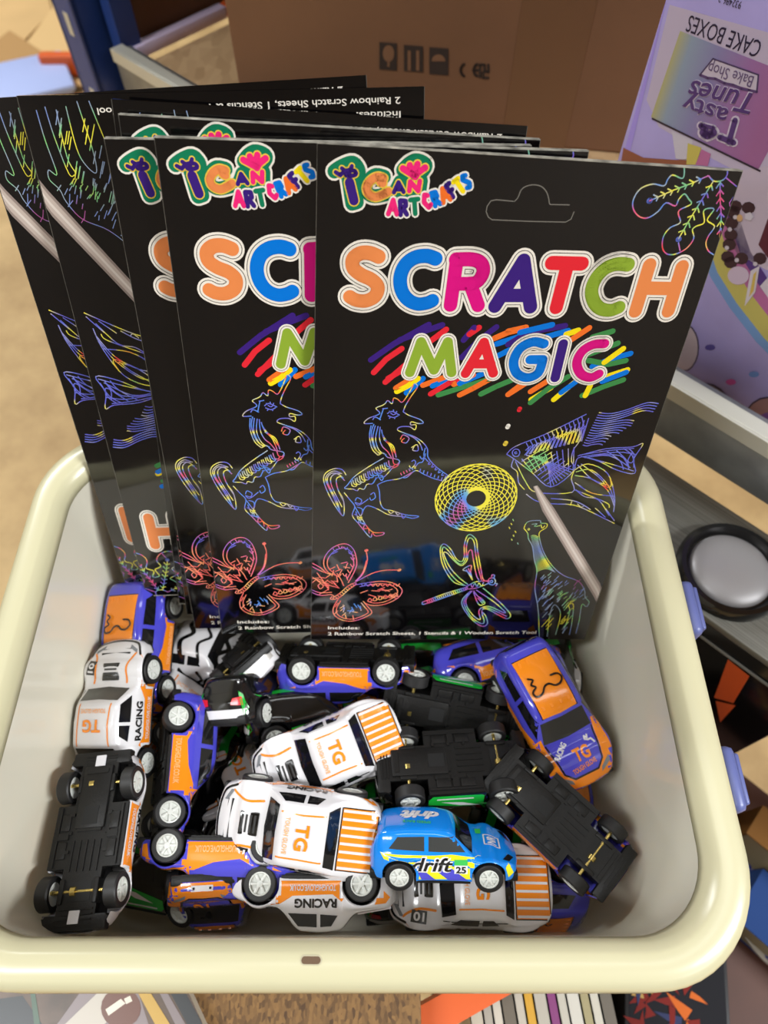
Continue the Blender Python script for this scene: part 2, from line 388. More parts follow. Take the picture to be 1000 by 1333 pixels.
c.poly(ell(890, 452, 19, 30), (188, 168, 172), 3); c.poly(ell(890, 452, 20.5, 32), (66, 50, 78), 2)
c.poly(ell(918, 540, 34, 40), (126, 106, 110), 3); c.poly(ell(918, 540, 35.5, 42), (60, 46, 70), 2)
c.poly(ell(1000, 556, 32, 38), (150, 110, 108), 3); c.poly(ell(1000, 556, 34, 40), (60, 46, 70), 2); c.poly(ell(1004, 552, 20, 16), (112, 70, 140), 4)
for u, v, col in ((925, 452, (84, 70, 140)), (952, 497, (200, 80, 150)), (982, 487, (110, 140, 200)), (880, 486, (40, 30, 50))): c.poly(ell(u, v, 7, 4, 8), col, 3)
c.text('DELICIOUS', (938, 538), (906, 528), .0035, (60, 48, 56), 5, .01)
c.build('cake_pictures')

# lilac tub lid box and flattened cartons out on the floor
pa, pb = at_z(-60, 172, -RZ), at_z(106, 134, -RZ)
pa.z = .0185; M = frame_at(pa, (pb.x-pa.x, pb.y-pa.y, 0)); lb = thing('plastic_lid_box', 'shallow pale lilac lidded plastic box on the cardboard at the far left', 'storage box', M)
Lw = (pb-pa).length
M_lid = mat('lilac lid', (176, 190, 235), .4); mb = MB(); mb.box(.01, Lw-.01, .01, .19, .0, .012, c=.004); obj('box_body', mb.mesh('box_body', mat('lilac box', (186, 190, 222), .4), angle=40), lb)
mb = MB(); mb.box(0, Lw, 0, .20, .012, .03, c=.008); obj('lid', mb.mesh('lid', M_lid, angle=40), lb)
def sheet(name, px, z0, th, m, label):
    ps = [at_z(u, v, -RZ) for u, v in px]; mb = MB(); c0 = sum(ps, Vector())/len(ps)
    mb.prism([(p.x-c0.x, p.y-c0.y) for p in ps], 0, th); o = obj(name, mb.mesh(name, m), None, (c0.x, c0.y, z0)); tag(o, label, 'cardboard', 'flattened cardboard on the floor'); return o
sheet('cardboard_sheet', [(-260, 130), (-20, 110), (68, 18), (40, -120), (-260, -60)], 0, .006, M_card3, 'flattened pale cardboard sheet lying on the floor, furthest left')
sheet('cardboard_sheet', [(0, 112), (112, 118), (150, 20), (110, -60), (72, 14)], .0065, .006, mat('pale carton card warm', (214, 178, 122), .75), 'flattened pale cardboard sheet on the floor behind the blue post')
sheet('cardboard_sheet', [(-40, 92), (16, 48), (92, 98), (60, 116), (-10, 110)], .013, .005, mat('tan carton card', (176, 136, 84), .75), 'small tan cardboard flap lying on the paler sheets')
mb = MB(); p = at_z(110, 104, -RZ); mb.box(-.10, .16, -.015, .015, 0, .05, c=.004)
tag(obj('orange_rail', mb.mesh('orange_rail', M_orange, angle=40), None, (p.x, p.y, .0185)), 'orange steel rail lying on cardboard behind the blue post', 'rail')

# ------------------------------------------------------------------ black cabinet with a grey top and silver dome, right of the tub
GZ = -.10
qa = RI @ at_z(846, 590, GZ); qb = RI @ at_z(960, 832, GZ); y1 = qa.y-.003; y0 = (RI @ at_z(915, 800, GZ)).y
xl = (RI @ at_z(860, 640, GZ)).x - .045
M = RM @ Matrix.Translation((xl, y0, -.40)); sp_ = thing('speaker_cabinet', 'black cabinet with brushed grey top and a silver dome, beside the tub', 'speaker', M)
HT = .40+GZ; CW = .20; CDp = y1-y0
mb = MB(); mb.box(0, CW, .001, CDp-.001, 0, HT-.006, c=.002); obj('cabinet_body', mb.mesh('cabinet_body', mat('gloss black', (12, 11, 12), .12), angle=40), sp_)
mg = mat('brushed grey', (112, 111, 104), .45, metal=.35); nt = mg.node_tree; bs = nt.nodes['Principled BSDF']; tc = nt.nodes.new('ShaderNodeTexCoord'); mp = nt.nodes.new('ShaderNodeMapping'); mp.inputs['Scale'].default_value = (4, 900, 4)
n1 = nt.nodes.new('ShaderNodeTexNoise'); n1.inputs['Scale'].default_value = 1.5; r = nt.nodes.new('ShaderNodeValToRGB'); r.color_ramp.elements[0].position = .3; r.color_ramp.elements[0].color = (*lin((94, 93, 86)), 1); r.color_ramp.elements[1].position = .7; r.color_ramp.elements[1].color = (*lin((128, 127, 119)), 1)
nt.links.new(tc.outputs['Object'], mp.inputs[0]); nt.links.new(mp.outputs[0], n1.inputs['Vector']); nt.links.new(n1.outputs['Fac'], r.inputs[0]); nt.links.new(r.outputs[0], bs.inputs['Base Color'])
mb = MB(); mb.box(-.001, CW+.001, 0, CDp, HT-.006, HT, c=.001); obj('top_panel', mb.mesh('top_panel', mg, angle=40), sp_)
dl = M.inverted() @ at_z(953, 741, GZ+.006)
mb = MB(); mb.lathe([(.0345, 0), (.0345, .006), (.0330, .009), (.0300, .009), (.0285, .006), (.0272, .0042), (.0262, .0042)], 48, 'z', (dl.x, dl.y, HT)); obj('dome_ring', mb.mesh('dome_ring', mat('ring black', (18, 17, 17), .15), angle=50), sp_)
mb = MB(); mb.lathe([(.0264*math.cos(a), .004+.007*math.sin(a)) for a in np.linspace(0, 1.5707, 9)], 48, 'z', (dl.x, dl.y, HT)); obj('dome', mb.mesh('dome', mat('silver dome', (150, 147, 148), .40, metal=.25), smooth=True), sp_)
def cabf(u, v):
    q = M.inverted() @ at_plane(u, v, M.translation, NV); return (q.x, q.z)
mb = MB()
for ps in ([(948, 858), (976, 880), (955, 915), (930, 908)], [(932, 912), (958, 918), (938, 940)]):
    mb.add([(a, -.0002, b) for a, b in [cabf(*p) for p in ps]], [(0, 1, 2, 3) if len(ps) == 4 else (0, 1, 2)])
obj('orange_patches', mb.mesh('orange_patches', mat('cabinet orange', (196, 82, 36), .3)), sp_)  # orange patches laid flat on the cabinet front
mb = MB(); a = cabf(916, 832); b = cabf(1000, 890); mb.box(0, CW, -.001, .0005, (a[1]+b[1])/2-.0006, (a[1]+b[1])/2+.0006); obj('edge_line', mb.mesh('edge_line', mat('edge silver', (120, 118, 112), .3)), sp_)

# ------------------------------------------------------------------ bench under the tub, side table and small goods
BZ = RZ-.175
bench = thing('work_bench', 'narrow chipboard-topped bench under the white tub', 'bench', Matrix.Translation((0, 0, 0)))
bx1 = at_z(548, 1310, -.175).x
mb = MB(); mb.box(-.185, bx1, -.075, .21, BZ-.018, BZ, c=.0008); obj('bench_top', mb.mesh('bench_top', M_chip), bench)
M_leg = mat('bench timber', (150, 116, 78), .7)
for x in (-.165, bx1-.03):
    for y in (-.06, .165):
        mb = MB(); mb.box(x-.015, x+.015, y, y+.03, 0, BZ-.018, c=.002); obj('leg', mb.mesh('leg', M_leg), bench)
mb = MB(); p0 = Vector((bx1+.002, 0, 0)); e0 = at_z(618, 1292, -.205); e1 = at_z(543, 1334, -.205); dd = (e1-e0).normalized(); a = e0-dd*.05; b = e1+dd*.012; nn = Vector((-dd.y, dd.x, 0))*.0085
mb.prism([(v.x, v.y) for v in (a+nn, a-nn, b-nn, b+nn)], RZ-.22, RZ-.194); obj('brace', mb.mesh('brace', M_orange), bench)
# photo album with a football on its cover
al = thing('football_album', 'picture book with an American football cover lying on the bench', 'book', Matrix.Translation((0, 0, BZ+.0003)))
def bz(u, v, z=-.165): p = at_z(u, v, z); return (p.x, p.y)
poly = [bz(-40, 1262), bz(232, 1262), bz(272, 1350), bz(-40, 1350)]
mb = MB(); mb.prism(poly, 0, .0098); obj('page_block', mb.mesh('page_block', mat('book pages', (190, 182, 166), .8)), al)
mb = MB(); mb.prism(poly, .0098, .0102); ac = obj('cover', mb.mesh('cover', mat('cover photo', (84, 66, 52), .35, vary=.35, vscale=60)), al)
mb = MB(); ms = [mat('cover print %d' % i, c_, .35) for i, c_ in enumerate(((176, 168, 156), (96, 58, 44), (206, 196, 180), (178, 142, 60), (40, 42, 44), (60, 84, 66), (124, 112, 112)))]
def cp(ps, k, l): mb.add([(*bz(*p), .0102+.0001*l) for p in ps], [tuple(range(len(ps)))], k)
cp([(106, 1290), (180, 1290), (196, 1340), (70, 1340)], 6, 1); cp([(130, 1290), (178, 1290), (130, 1340), (78, 1340)], 0, 2)
cp(ell(158, 1312, 26, 26, 18), 1, 3); cp([(138, 1314), (158, 1300), (164, 1306), (142, 1322)], 2, 4); cp([(162, 1300), (170, 1296), (173, 1303), (165, 1307)], 2, 4)
cp([(178, 1288), (194, 1288), (226, 1340), (206, 1340)], 3, 3); cp([(206, 1288), (216, 1288), (246, 1340), (232, 1340)], 6, 3); cp([(220, 1288), (240, 1288), (268, 1340), (248, 1340)], 4, 3)
cp([(40, 1290), (46, 1290), (54, 1340), (46, 1340)], 5, 2); cp([(0, 1300), (30, 1296), (60, 1340), (0, 1340)], 4, 1)
obj('cover_print', mb.mesh('cover_print', ms), ac)

# brown side table with magazines and other goods
TZ = -.40
tb = thing('side_table', 'dark brown wooden side table below the right of the tub', 'table', Matrix.Translation((0, 0, 0)))
tx0, tx1, ty0, ty1 = bx1+.02, .62, -.16, .12
M_tab = mat('brown table top', (78, 42, 28), .6, vary=.1, vscale=30)
nfront = B0.x*NV.x+B0.y*NV.y-.016
def yfront(x): return (nfront-NV.x*x)/NV.y
mb = MB(); mb.prism([(tx0, -.16), (.46, -.16), (.46, yfront(.46)), (tx0, yfront(tx0))], RZ+TZ-.02, RZ+TZ); obj('table_top', mb.mesh('table_top', M_tab), tb)
for x, y in ((tx0+.01, -.15), (.42, -.15), (.41, yfront(.46)-.0), (tx0+.01, yfront(tx0)-.08)):
    if True: mb = MB(); mb.box(x, x+.03, y, y+.03, 0, RZ+TZ-.02, c=.002); obj('leg', mb.mesh('leg', M_tab), tb)
mcol = [((226, 218, 196), 'cream'), ((196, 190, 176), 'grey'), ((232, 226, 208), 'ivory'), ((120, 112, 96), 'taupe'), ((214, 208, 190), 'pale'), ((236, 180, 44), 'yellow'), ((206, 200, 184), 'stone'), ((146, 56, 128), 'purple'), ((216, 210, 194), 'off-white'), ((232, 228, 214), 'white'), ((180, 168, 120), 'khaki'), ((224, 218, 200), 'bone'), ((110, 100, 86), 'dark taupe')]
x = tx0+.012
for i, (c_, nm) in enumerate(mcol):
    w = .0062 if i % 3 else .0085
    g_ = thing('magazine', '%s spined magazine, number %s from the orange brace in the row' % (nm, ('one', 'two', 'three', 'four', 'five', 'six', 'seven', 'eight', 'nine', 'ten', 'eleven', 'twelve', 'thirteen')[i]), 'magazine',
               Matrix.Translation((x, -.03, RZ+TZ)) @ Matrix.Rotation(.10, 4, 'Z'), 'magazines standing in a row')
    mb = MB(); mb.box(.0006, w-.0006, -.06, .09, 0, .168); obj('pages', mb.mesh('pages', mat('mag pages %d' % i, tuple(int(v*.75) for v in c_), .7)), g_)
    mb = MB(); mb.box(0, .0006, -.061, .091, 0, .17); mb.box(w-.0006, w, -.061, .091, 0, .17); mb.box(0, w, -.061, .091, .168, .17); obj('cover', mb.mesh('cover', mat('mag cover %d' % i, tuple(int(v*.8) for v in c_), .45)), g_)
    x += w+.0001
pe = at_z(840, 1322, -.30)
dv = thing('film_case', 'dark film case with a fiery red and orange cover, below the tub corner', 'case', Matrix.Translation((pe.x+.012, pe.y-.02, RZ+TZ)) @ Matrix.Rotation(-.18, 4, 'Z'))
mb = MB(); mb.box(-.030, .045, -.09, .07, 0, .10, c=.002); obj('case_shell', mb.mesh('case_shell', mat('case black', (16, 14, 18), .5), angle=40), dv)
mb = MB(); ms = [mat('case art %d' % i, c_, .65, spec=.2) for i, c_ in enumerate(((14, 13, 20), (112, 24, 16), (190, 92, 30), (44, 50, 84), (176, 140, 80)))]
def dp(ps, k, l): mb.add([(a_, b_, .1003+.0001*l) for a_, b_ in ps], [tuple(range(len(ps)))], k)
dp([(-.027, -.086), (.042, -.086), (.042, .066), (-.027, .066)], 0, 0); rf = random.Random(11)
for k in range(40):
    a_ = rf.uniform(0, 6.28); x_, y_ = rf.uniform(-.022, .022), rf.uniform(.0, .060); l_ = rf.uniform(.008, .02); w_ = rf.uniform(.002, .005)
    dp([(x_-w_*math.sin(a_), y_+w_*math.cos(a_)), (x_+l_*.5*math.cos(a_+.3), y_+l_*.5*math.sin(a_+.3)), (x_+l_*math.cos(a_), y_+l_*math.sin(a_)), (x_+w_*math.sin(a_), y_-w_*math.cos(a_))], (1, 1, 2, 1, 3, 4, 1)[k % 7], 1+.1*k)
obj('cover_art', mb.mesh('cover_art', ms), dv)
pe = at_z(1003, 1085, TZ+.03)
pl_ = thing('ceramic_plate', 'white ceramic plate with dark blue flowers right of the tub', 'plate', Matrix.Translation((pe.x+.012, min(pe.y, .02), RZ+TZ)))
mb = MB(); mb.lathe([(0, .002), (.03, .002), (.034, .004), (.052, .012), (.053, .013), (.052, .0145), (.034, .007), (.03, .005), (0, .005)], 32, 'z'); obj('plate_body', mb.mesh('plate_body', mat('white glaze', (170, 162, 150), .2), smooth=True), pl_)
mb = MB()
for k in range(14):
    a_ = k*.449
    for j in range(4): mb.add([(math.cos(a_)*.043+.005*math.cos(j*1.57)+.0035*math.cos(t_), math.sin(a_)*.043+.005*math.sin(j*1.57)+.0035*math.sin(t_), .0135+.00002*j) for t_ in np.linspace(0, 6.28, 8)[:-1]], [tuple(range(7))])
obj('flower_print', mb.mesh('flower_print', mat('cobalt', (44, 48, 120), .2)), pl_)
def low_box(name, u, v, zt, sx, sy, rot, col, label, cat):
    p = at_z(u, v, zt); M_ = Matrix.Translation((p.x, p.y, RZ+TZ)) @ Matrix.Rotation(rot, 4, 'Z'); o = thing(name, label, cat, M_)
    h = zt-TZ
    mb = MB(); mb.box(-sx/2+.001, sx/2-.0, -sy/2+.001, sy/2-.001, .0015, h-.0015); obj('pages', mb.mesh('pages', mat(name+' pages', (150, 136, 104), .8)), o)
    mb = MB(); mb.box(-sx/2, sx/2, -sy/2, sy/2, 0, .0015); mb.box(-sx/2, sx/2, -sy/2, sy/2, h-.0015, h); mb.box(-sx/2-.0015, -sx/2, -sy/2, sy/2, 0, h); obj('cover', mb.mesh('cover', mat(name+' cover '+cat+str(u), col, .75, spec=.2)), o)
low_box('hardback_book', 1050, 1225, -.36, .10, .05, -.75, (30, 58, 110), 'blue hardback book lying on the brown side table', 'book')
low_box('paperback_book', 1050, 1120, -.33, .09, .03, -.75, (112, 74, 30), 'tan paperback book on the brown side table near the plate', 'book')
p = at_z(952, 968, -.36)
cu_ = thing('tape_roll', 'grey white roll of tape lying in shadow beside the tub', 'tape roll', Matrix.Translation((p.x-.03, min(p.y, .08), RZ+TZ)))
mb = MB(); mb.lathe([(.010, 0), (.024, 0), (.024, .02), (.010, .02), (.010, 0)], 28, 'z'); obj('tape_body', mb.mesh('tape_body', mat('tape grey', (190, 186, 170), .5), angle=40), cu_)
mb = MB(); mb.lathe([(.0085, 0), (.010, 0), (.010, .0202), (.0085, .0202), (.0085, 0)], 28, 'z'); obj('tape_core', mb.mesh('tape_core', mat('core brown', (90, 70, 52), .8), angle=40), cu_)

# ------------------------------------------------------------------ white tub
TX0, TX1, TY0, TY1 = -.1905, .151, -.0185, .249
def rrect(d, z, r0=.047, n=12):
    """rounded rectangle, inset d from the rim's outer edge"""
    x0, x1, y0, y1 = TX0+d, TX1-d, TY0+d, TY1-d; r = max(r0-d*.75, .012); out = []
    for cx, cy, a0 in ((x1-r, y1-r, 0), (x0+r, y1-r, 90), (x0+r, y0+r, 180), (x1-r, y0+r, 270)):
        for i in range(n+1): a = math.radians(a0+90*i/n); out.append((cx+r*math.cos(a), cy+r*math.sin(a), z))
    return out
def loft(prof, cap=None, rev=False):
    mb = MB(); rings = [rrect(d, z) for d, z in prof]; n = len(rings[0])
    for r in rings: mb.v += r
    for k in range(len(rings)-1):
        for i in range(n): mb.f.append((k*n+i, k*n+(i+1) % n, (k+1)*n+(i+1) % n, (k+1)*n+i)); mb.m.append(0)
    if cap == 'last': mb.f.append(tuple((len(rings)-1)*n+i for i in range(n))); mb.m.append(0)
    return mb
tub = thing('plastic_tub', 'white plastic tub with cream rim holding the packs and toy cars', 'tub', Matrix.Translation((0, 0, RZ)))
M_rim = mat('cream rim plastic', (197, 191, 157), .27, spec=.5)
M_rim.node_tree.nodes['Principled BSDF'].inputs['Subsurface Weight'].default_value = .0
M_tub = mat('milky tub plastic', (242, 237, 218), .14, bump=.04, bscale=40)
nt = M_tub.node_tree; bs = nt.nodes['Principled BSDF']; tr = nt.nodes.new('ShaderNodeBsdfTranslucent'); tr.inputs[0].default_value = (*lin((215, 208, 190)), 1)
mx = nt.nodes.new('ShaderNodeMixShader'); mx.inputs[0].default_value = .15
nt.links.new(bs.outputs[0], mx.inputs[1]); nt.links.new(tr.outputs[0], mx.inputs[2]); nt.links.new(mx.outputs[0], nt.nodes['Material Output'].inputs[0])
rim_prof = [(.0045, -.020), (.0, -.0215), (-.0010, -.0205), (-.0004, -.016), (.0002, -.006), (.0016, -.0022), (.0042, -.0006), (.0075, 0), (.0125, -.0002), (.0138, -.0010), (.0160, -.0028), (.0178, -.0056), (.0185, -.010), (.0170, -.0105), (.0065, -.0110), (.0045, -.020)]
obj('rim', loft(rim_prof).mesh('rim', M_rim, smooth=True), tub)
wall = [(.0186, -.0098), (.0180, -.03), (.0195, -.10), (.0215, -.156), (.0245, -.166), (.0310, -.1715), (.0400, -.1725)]
outw = [(.0340, -.1750), (.0260, -.1740), (.0205, -.169), (.0178, -.100), (.0162, -.03), (.0156, -.0108)]
mb = loft(wall, 'last'); m2 = loft(outw[::-1], 'last'); o_ = len(mb.v); mb.v += m2.v; mb.f += [tuple(i+o_ for i in f) for f in m2.f]; mb.m += m2.m
obj('tub_body', mb.mesh('tub_body', M_tub, angle=70), tub)
p = at_z(405, 1250, 0); mb = MB(); mb.prism([(p.x+.0024*math.copysign(1, math.cos(a))+.0013*math.cos(a), p.y+.0013*math.sin(a)) for a in np.linspace(.001, 6.2842, 25)[:-1]], -.0012, .00012)
obj('rim_slot', mb.mesh('rim_slot', mat('slot brown', (96, 72, 50), .7)), tub)
mb = MB(); mb.prism([(p.x+.0024*math.copysign(1, math.cos(a))+.0018*math.cos(a), p.y+.0018*math.sin(a)) for a in np.linspace(.001, 6.2842, 25)[:-1]], -.0012, .00005)
obj('slot_edge', mb.mesh('slot_edge', mat('slot edge', (176, 168, 140), .4)), tub)
M_clip = mat('blue clip plastic', (94, 102, 156), .35)
for ya, yb in ((.127, .156), (.046, .074)):
    mb = MB(); mb.box(TX1-.001, TX1+.0065, ya, yb, -.034, -.006, c=.003); cl = obj('clip', mb.mesh('clip', M_clip, angle=50), tub)
    mb = MB(); mb.box(TX1+.0055, TX1+.0085, ya+.003, yb-.003, -.030, -.008, c=.0012); obj('clip_tab', mb.mesh('clip_tab', M_clip, angle=50), cl)

# ------------------------------------------------------------------ scratch-art packs
PW, PH = 0.164, 0.25912
POSES = {'A': [-0.03602, 0.08934, 0.03555, 0.03906, 0.1521, -0.07786], 'B': [-0.03887, 0.05752, 0.04127, -0.01291, 0.15614, -0.07586], 'C': [-0.04797, 0.03739, 0.03425, -0.02999, 0.16041, -0.07809], 'D': [-0.05768, 0.07182, 0.02054, -0.03475, 0.16614, -0.07562], 'E': [-0.07203, 0.07423, 0.01982, -0.03957, 0.17176, -0.07349], 'F': [-0.09509, -0.00841, 0.0284, -0.06074, 0.17914, -0.0699], 'G': [-0.09725, -0.05035, 0.01581, -0.07556, 0.18546, -0.07146]}
def pack_matrix(q, flip=False):
    r = Vector(q[:3]); R = Matrix.Rotation(r.length, 3, r.normalized())
    ex = R @ Vector((1, 0, 0)); ey = R @ Vector((0, math.sin(.36), math.cos(.36))); n = ex.cross(ey)
    o = Vector(q[3:6]) + Vector((0, 0, RZ)) + ey*(PH/2)
    if flip: ex, ey = -ex, -ey
    M = Matrix.Identity(4)
    for i, c in enumerate((ex, ey, n)):
        M[0][i], M[1][i], M[2][i] = c
    M.translation = o
    return M
PA = pack_matrix(POSES['A']); PAI = PA.inverted()
def to_pack(u, v):
    p = PAI @ at_plane(u, v, PA.translation, PA.to_3x3().col[2]); return (p.x, p.y)
def crop(x0, y0, s):
    return lambda pts: [to_pack(x0+a*s, y0+b*s) for a, b in pts]
def bulge(x, y):
    s = 2*x/PW; t = 2*y/PH
    return 0.0008*max(0, 1-s**4)*max(0, 1-t**4) + 0.0003*math.sin(3.1*t+1.7*s)*(1-s*s)*max(0, 1-t*t)
TH = 0.0013
class Print:
    def __init__(s): s.mb = MB(); s.mats = []
    def mi(s, m):
        if m not in s.mats: s.mats.append(m)
        return s.mats.index(m)
    def polys(s, ps, m, layer):
        k = s.mi(m)
        for p in ps:
            q = [(min(max(a, -PW/2+.0003), PW/2-.0003), min(max(b, -PH/2+.0003), PH/2-.0003)) for a, b in p]
            s.mb.add([(a, b, TH+bulge(a, b)+0.00006*layer) for a, b in q], [tuple(range(len(q)))], k)
    def tri(s, vf, m, layer):
        v, f = vf; s.mb.add([(a, b, TH+bulge(a, b)+0.00006*layer) for a, b in v], f, s.mi(m))
    def build(s, name, parent): return obj(name, s.mb.mesh(name, s.mats), parent)

M_black = mat('pack gloss black card', (7, 6, 7), 0.10, coat=1.0, bump=0.30, bscale=30)
M_black.node_tree.nodes['Principled BSDF'].inputs['Coat IOR'].default_value = 1.7
M_edge = mat('worn card edge', (150, 146, 135), 0.7, vary=0.7, vscale=160)
def ink(name, c, r=0.2): return mat('ink '+name, c, r)
I_white = ink('white', (236, 228, 215)); I_blk = ink('black', (14, 12, 14)); I_or = ink('orange', (232, 137, 77)); I_blue = ink('blue', (0, 116, 214))
I_mag = ink('magenta', (219, 16, 128)); I_pur = ink('purple', (58, 30, 120)); I_red = ink('red', (226, 40, 52)); I_green = ink('leaf green', (142, 170, 52))
I_dg = ink('dark green', (62, 136, 72)); I_yel = ink('yellow', (246, 220, 22)); I_o2 = ink('bright orange', (240, 112, 40)); I_teal = ink('logo green', (18, 122, 84))
I_ly = ink('logo yellow', (232, 200, 70)); I_pink = ink('pink', (238, 40, 120)); I_grey = ink('fold grey', (110, 106, 98), 0.5)
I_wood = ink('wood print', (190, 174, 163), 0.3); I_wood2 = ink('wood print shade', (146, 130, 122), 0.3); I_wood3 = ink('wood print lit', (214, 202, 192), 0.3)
BLU, VIO, YEL, PNK, RED, LGR, WHT = (88, 140, 222), (110, 104, 205), (240, 226, 70), (232, 84, 130), (232, 74, 76), (130, 200, 130), (225, 225, 232)
R_uni = rainbow_mat('scratch rainbow cool', [(.30, VIO), (.40, BLU), (.47, VIO), (.53, YEL), (.58, BLU), (.64, RED), (.72, YEL)])
R_but = rainbow_mat('scratch rainbow warm', [(.30, VIO), (.40, (242, 110, 140)), (.47, (246, 150, 110)), (.54, (240, 100, 100)), (.60, (246, 190, 110)), (.68, BLU)])
R_spi = rainbow_mat('scratch rainbow yellow', [(.28, PNK), (.36, BLU), (.42, (120, 180, 200)), (.46, YEL), (.66, YEL), (.74, BLU)], 38)
R_fish = rainbow_mat('scratch rainbow blue', [(.30, RED), (.37, YEL), (.43, VIO), (.55, (105, 115, 215)), (.60, (150, 150, 210)), (.65, YEL), (.72, LGR)])
R_mix = rainbow_mat('scratch rainbow mixed', [(.30, RED), (.38, VIO), (.45, LGR), (.50, YEL), (.56, BLU), (.62, PNK), (.70, YEL)])

pack = bpy.data.objects.new('scratch_art_pack', None); COL.objects.link(pack); pack.empty_display_size = 0.01
# card sleeve: front and back skins bulge a little, folded edges
NX, NY = 20, 30
mb = MB(); g = {}
for side in (1, -1):
    base = len(mb.v)
    vs = [(-PW/2+PW*i/NX, -PH/2+PH*j/NY) for j in range(NY+1) for i in range(NX+1)]
    mb.add([(a, b, (TH+bulge(a, b)) if side > 0 else -TH-0.6*bulge(a, b)) for a, b in vs],
           [(j*(NX+1)+i, j*(NX+1)+i+1, (j+1)*(NX+1)+i+1, (j+1)*(NX+1)+i) for j in range(NY) for i in range(NX)])
    g[side] = base
ring = [j for j in range(NX)]+[NX+j*(NX+1) for j in range(NY)]+[NY*(NX+1)+NX-i for i in range(NX)]+[(NY-j)*(NX+1) for j in range(NY)]
for a, b in zip(ring, ring[1:]+ring[:1]): mb.f.append((g[1]+a, g[1]+b, g[-1]+b, g[-1]+a)); mb.m.append(0)
obj('card_sleeve', mb.mesh('card_sleeve', M_black, angle=40), pack)
# worn pale cut edges along the top flap and down one side
mb = MB()
mb.box(-PW/2, PW/2, PH/2-.0002, PH/2+.0003, .0009, TH+.00008); mb.box(-PW/2, PW/2, PH/2-.0002, PH/2+.0003, -TH-.00008, -.0009)
obj('card_edge', mb.mesh('card_edge', M_edge), pack)
M_side = mat('worn side fold', (84, 80, 72), .5, vary=.6, vscale=120)
for sx_ in (-1, 1):
    mb = MB(); mb.box(sx_*PW/2-.0001, sx_*PW/2+.0001, -PH/2, PH/2, TH-.0001, TH+.00006); obj('side_fold', mb.mesh('side_fold', M_side), pack)

C8 = crop(430, 290, .25); C1 = crop(660, 300, .26)
def stroke_letters(prt, strokes, w, out, m, layer0=2):
    for wid, mm, ly in ((w+2*out, I_white, 0), (w+2*out*.58, I_blk, 1), (w+2*out*.46, I_white, 2), (w, m, 3)):
        for st in strokes: prt.polys(ribbon2d(st, wid, True, 20), mm, layer0+ly)
t = Print()
R8 = [C8(catmull([(650, 182), (735, 182), (778, 200), (792, 240), (772, 285), (735, 305), (640, 308)], 6)), C8([(655, 182), (622, 418)]), C8([(725, 310), (765, 420)])]
Sx = [C8(catmull([(250, 168), (205, 150), (155, 152), (118, 182), (120, 228), (160, 262), (215, 288), (246, 325), (232, 372), (185, 397), (135, 394), (102, 377)], 5))]
Cx = [C8(catmull([(545, 178), (500, 164), (440, 172), (390, 208), (363, 270), (368, 338), (400, 388), (450, 412), (500, 407), (528, 395)], 5))]
Ax = [[to_pack(643, 396), to_pack(680, 337), to_pack(689, 397)], [to_pack(655, 382), to_pack(686, 382)]]
Tx = [C1([(218, 154), (368, 158)]), C1([(297, 160), (240, 376)])]
C2 = [C1(catmull([(598, 164), (545, 160), (488, 180), (440, 228), (416, 290), (428, 348), (462, 382), (510, 390), (552, 376)], 5))]
Hx = [C1([(705, 166), (635, 395)]), C1([(868, 176), (800, 396)]), C1([(675, 280), (832, 284)])]
for i, (st, m) in enumerate(((Sx, I_or), (Cx, I_blue), (R8, I_mag), (Ax, I_pur), (Tx, I_red), (C2, I_green), (Hx, I_or))):
    stroke_letters(t, st, .0057, .0022, m, 2)
t.build('title_lettering', pack)
t = Print()
SCR = [(I_pur, [(210,705),(330,620),(510,520)]), (I_pur, [(360,600),(470,560),(580,522)]), (I_pur, [(690,600),(745,535)]), (I_pur, [(680,690),(770,600),(860,532)]), (I_red, [(225,770),(290,700),(370,645)]), (I_red, [(285,820),(400,720),(500,620),(600,545)]), (I_red, [(300,800),(420,730)]), (I_red, [(720,570),(770,535)]), (I_red, [(520,880),(620,820),(700,790)]), (I_o2, [(340,850),(420,800)]), (I_o2, [(480,835),(600,790)]), (I_o2, [(640,830),(740,780)]), (I_o2, [(670,885),(740,850),(830,800)]), (I_o2, [(925,880),(1010,825)]), (I_o2, [(850,590),(920,560),(1000,540)]), (I_yel, [(345,868),(400,840),(455,800)]), (I_blue, [(395,875),(480,800)]), (I_blue, [(530,838),(660,785)]), (I_blue, [(670,825),(800,770)]), (I_blue, [(850,690),(930,650)]), (I_blue, [(860,620),(1000,575)]), (I_dg, [(560,885),(700,840),(830,800)]), (I_dg, [(780,880),(860,840),(980,790)])]
for m, p in SCR: t.polys(ribbon2d(C8(p), .0026, True, 10), m, 1)
SC1 = [(I_o2, [(0,495),(90,475)]), (I_pur, [(0,560),(100,500),(285,467)]), (I_blue, [(60,500),(220,462)]), (I_blue, [(180,525),(300,492)]), (I_yel, [(290,510),(350,490)]), (I_o2, [(310,540),(405,478)]), (I_dg, [(420,525),(522,495)]), (I_dg, [(300,640),(430,600),(548,555)]), (I_yel, [(480,650),(575,582)]), (I_blue, [(420,670),(520,630),(612,607)]), (I_dg, [(400,640),(500,660),(588,642)]), (I_blue, [(470,745),(590,700)]), (I_yel, [(500,718),(596,688)]), (I_dg, [(370,815),(480,770),(576,738)]), (I_yel, [(385,815),(410,765)]), (I_yel, [(228,835),(330,750)]), (I_blue, [(265,800),(340,745)]), (I_dg, [(112,850),(200,780),(300,720)]), (I_yel, [(115,835),(215,775)]), (I_o2, [(112,795),(200,740)]), (I_o2, [(0,810),(90,740)])]
for i, (m, p) in enumerate(SC1): t.polys(ribbon2d(C1(p), .0026, True, 10), m, 1.0+.3*(i % 3))
Mx = [C8([(412, 768), (470, 608), (537, 755), (608, 608), (628, 768)])]
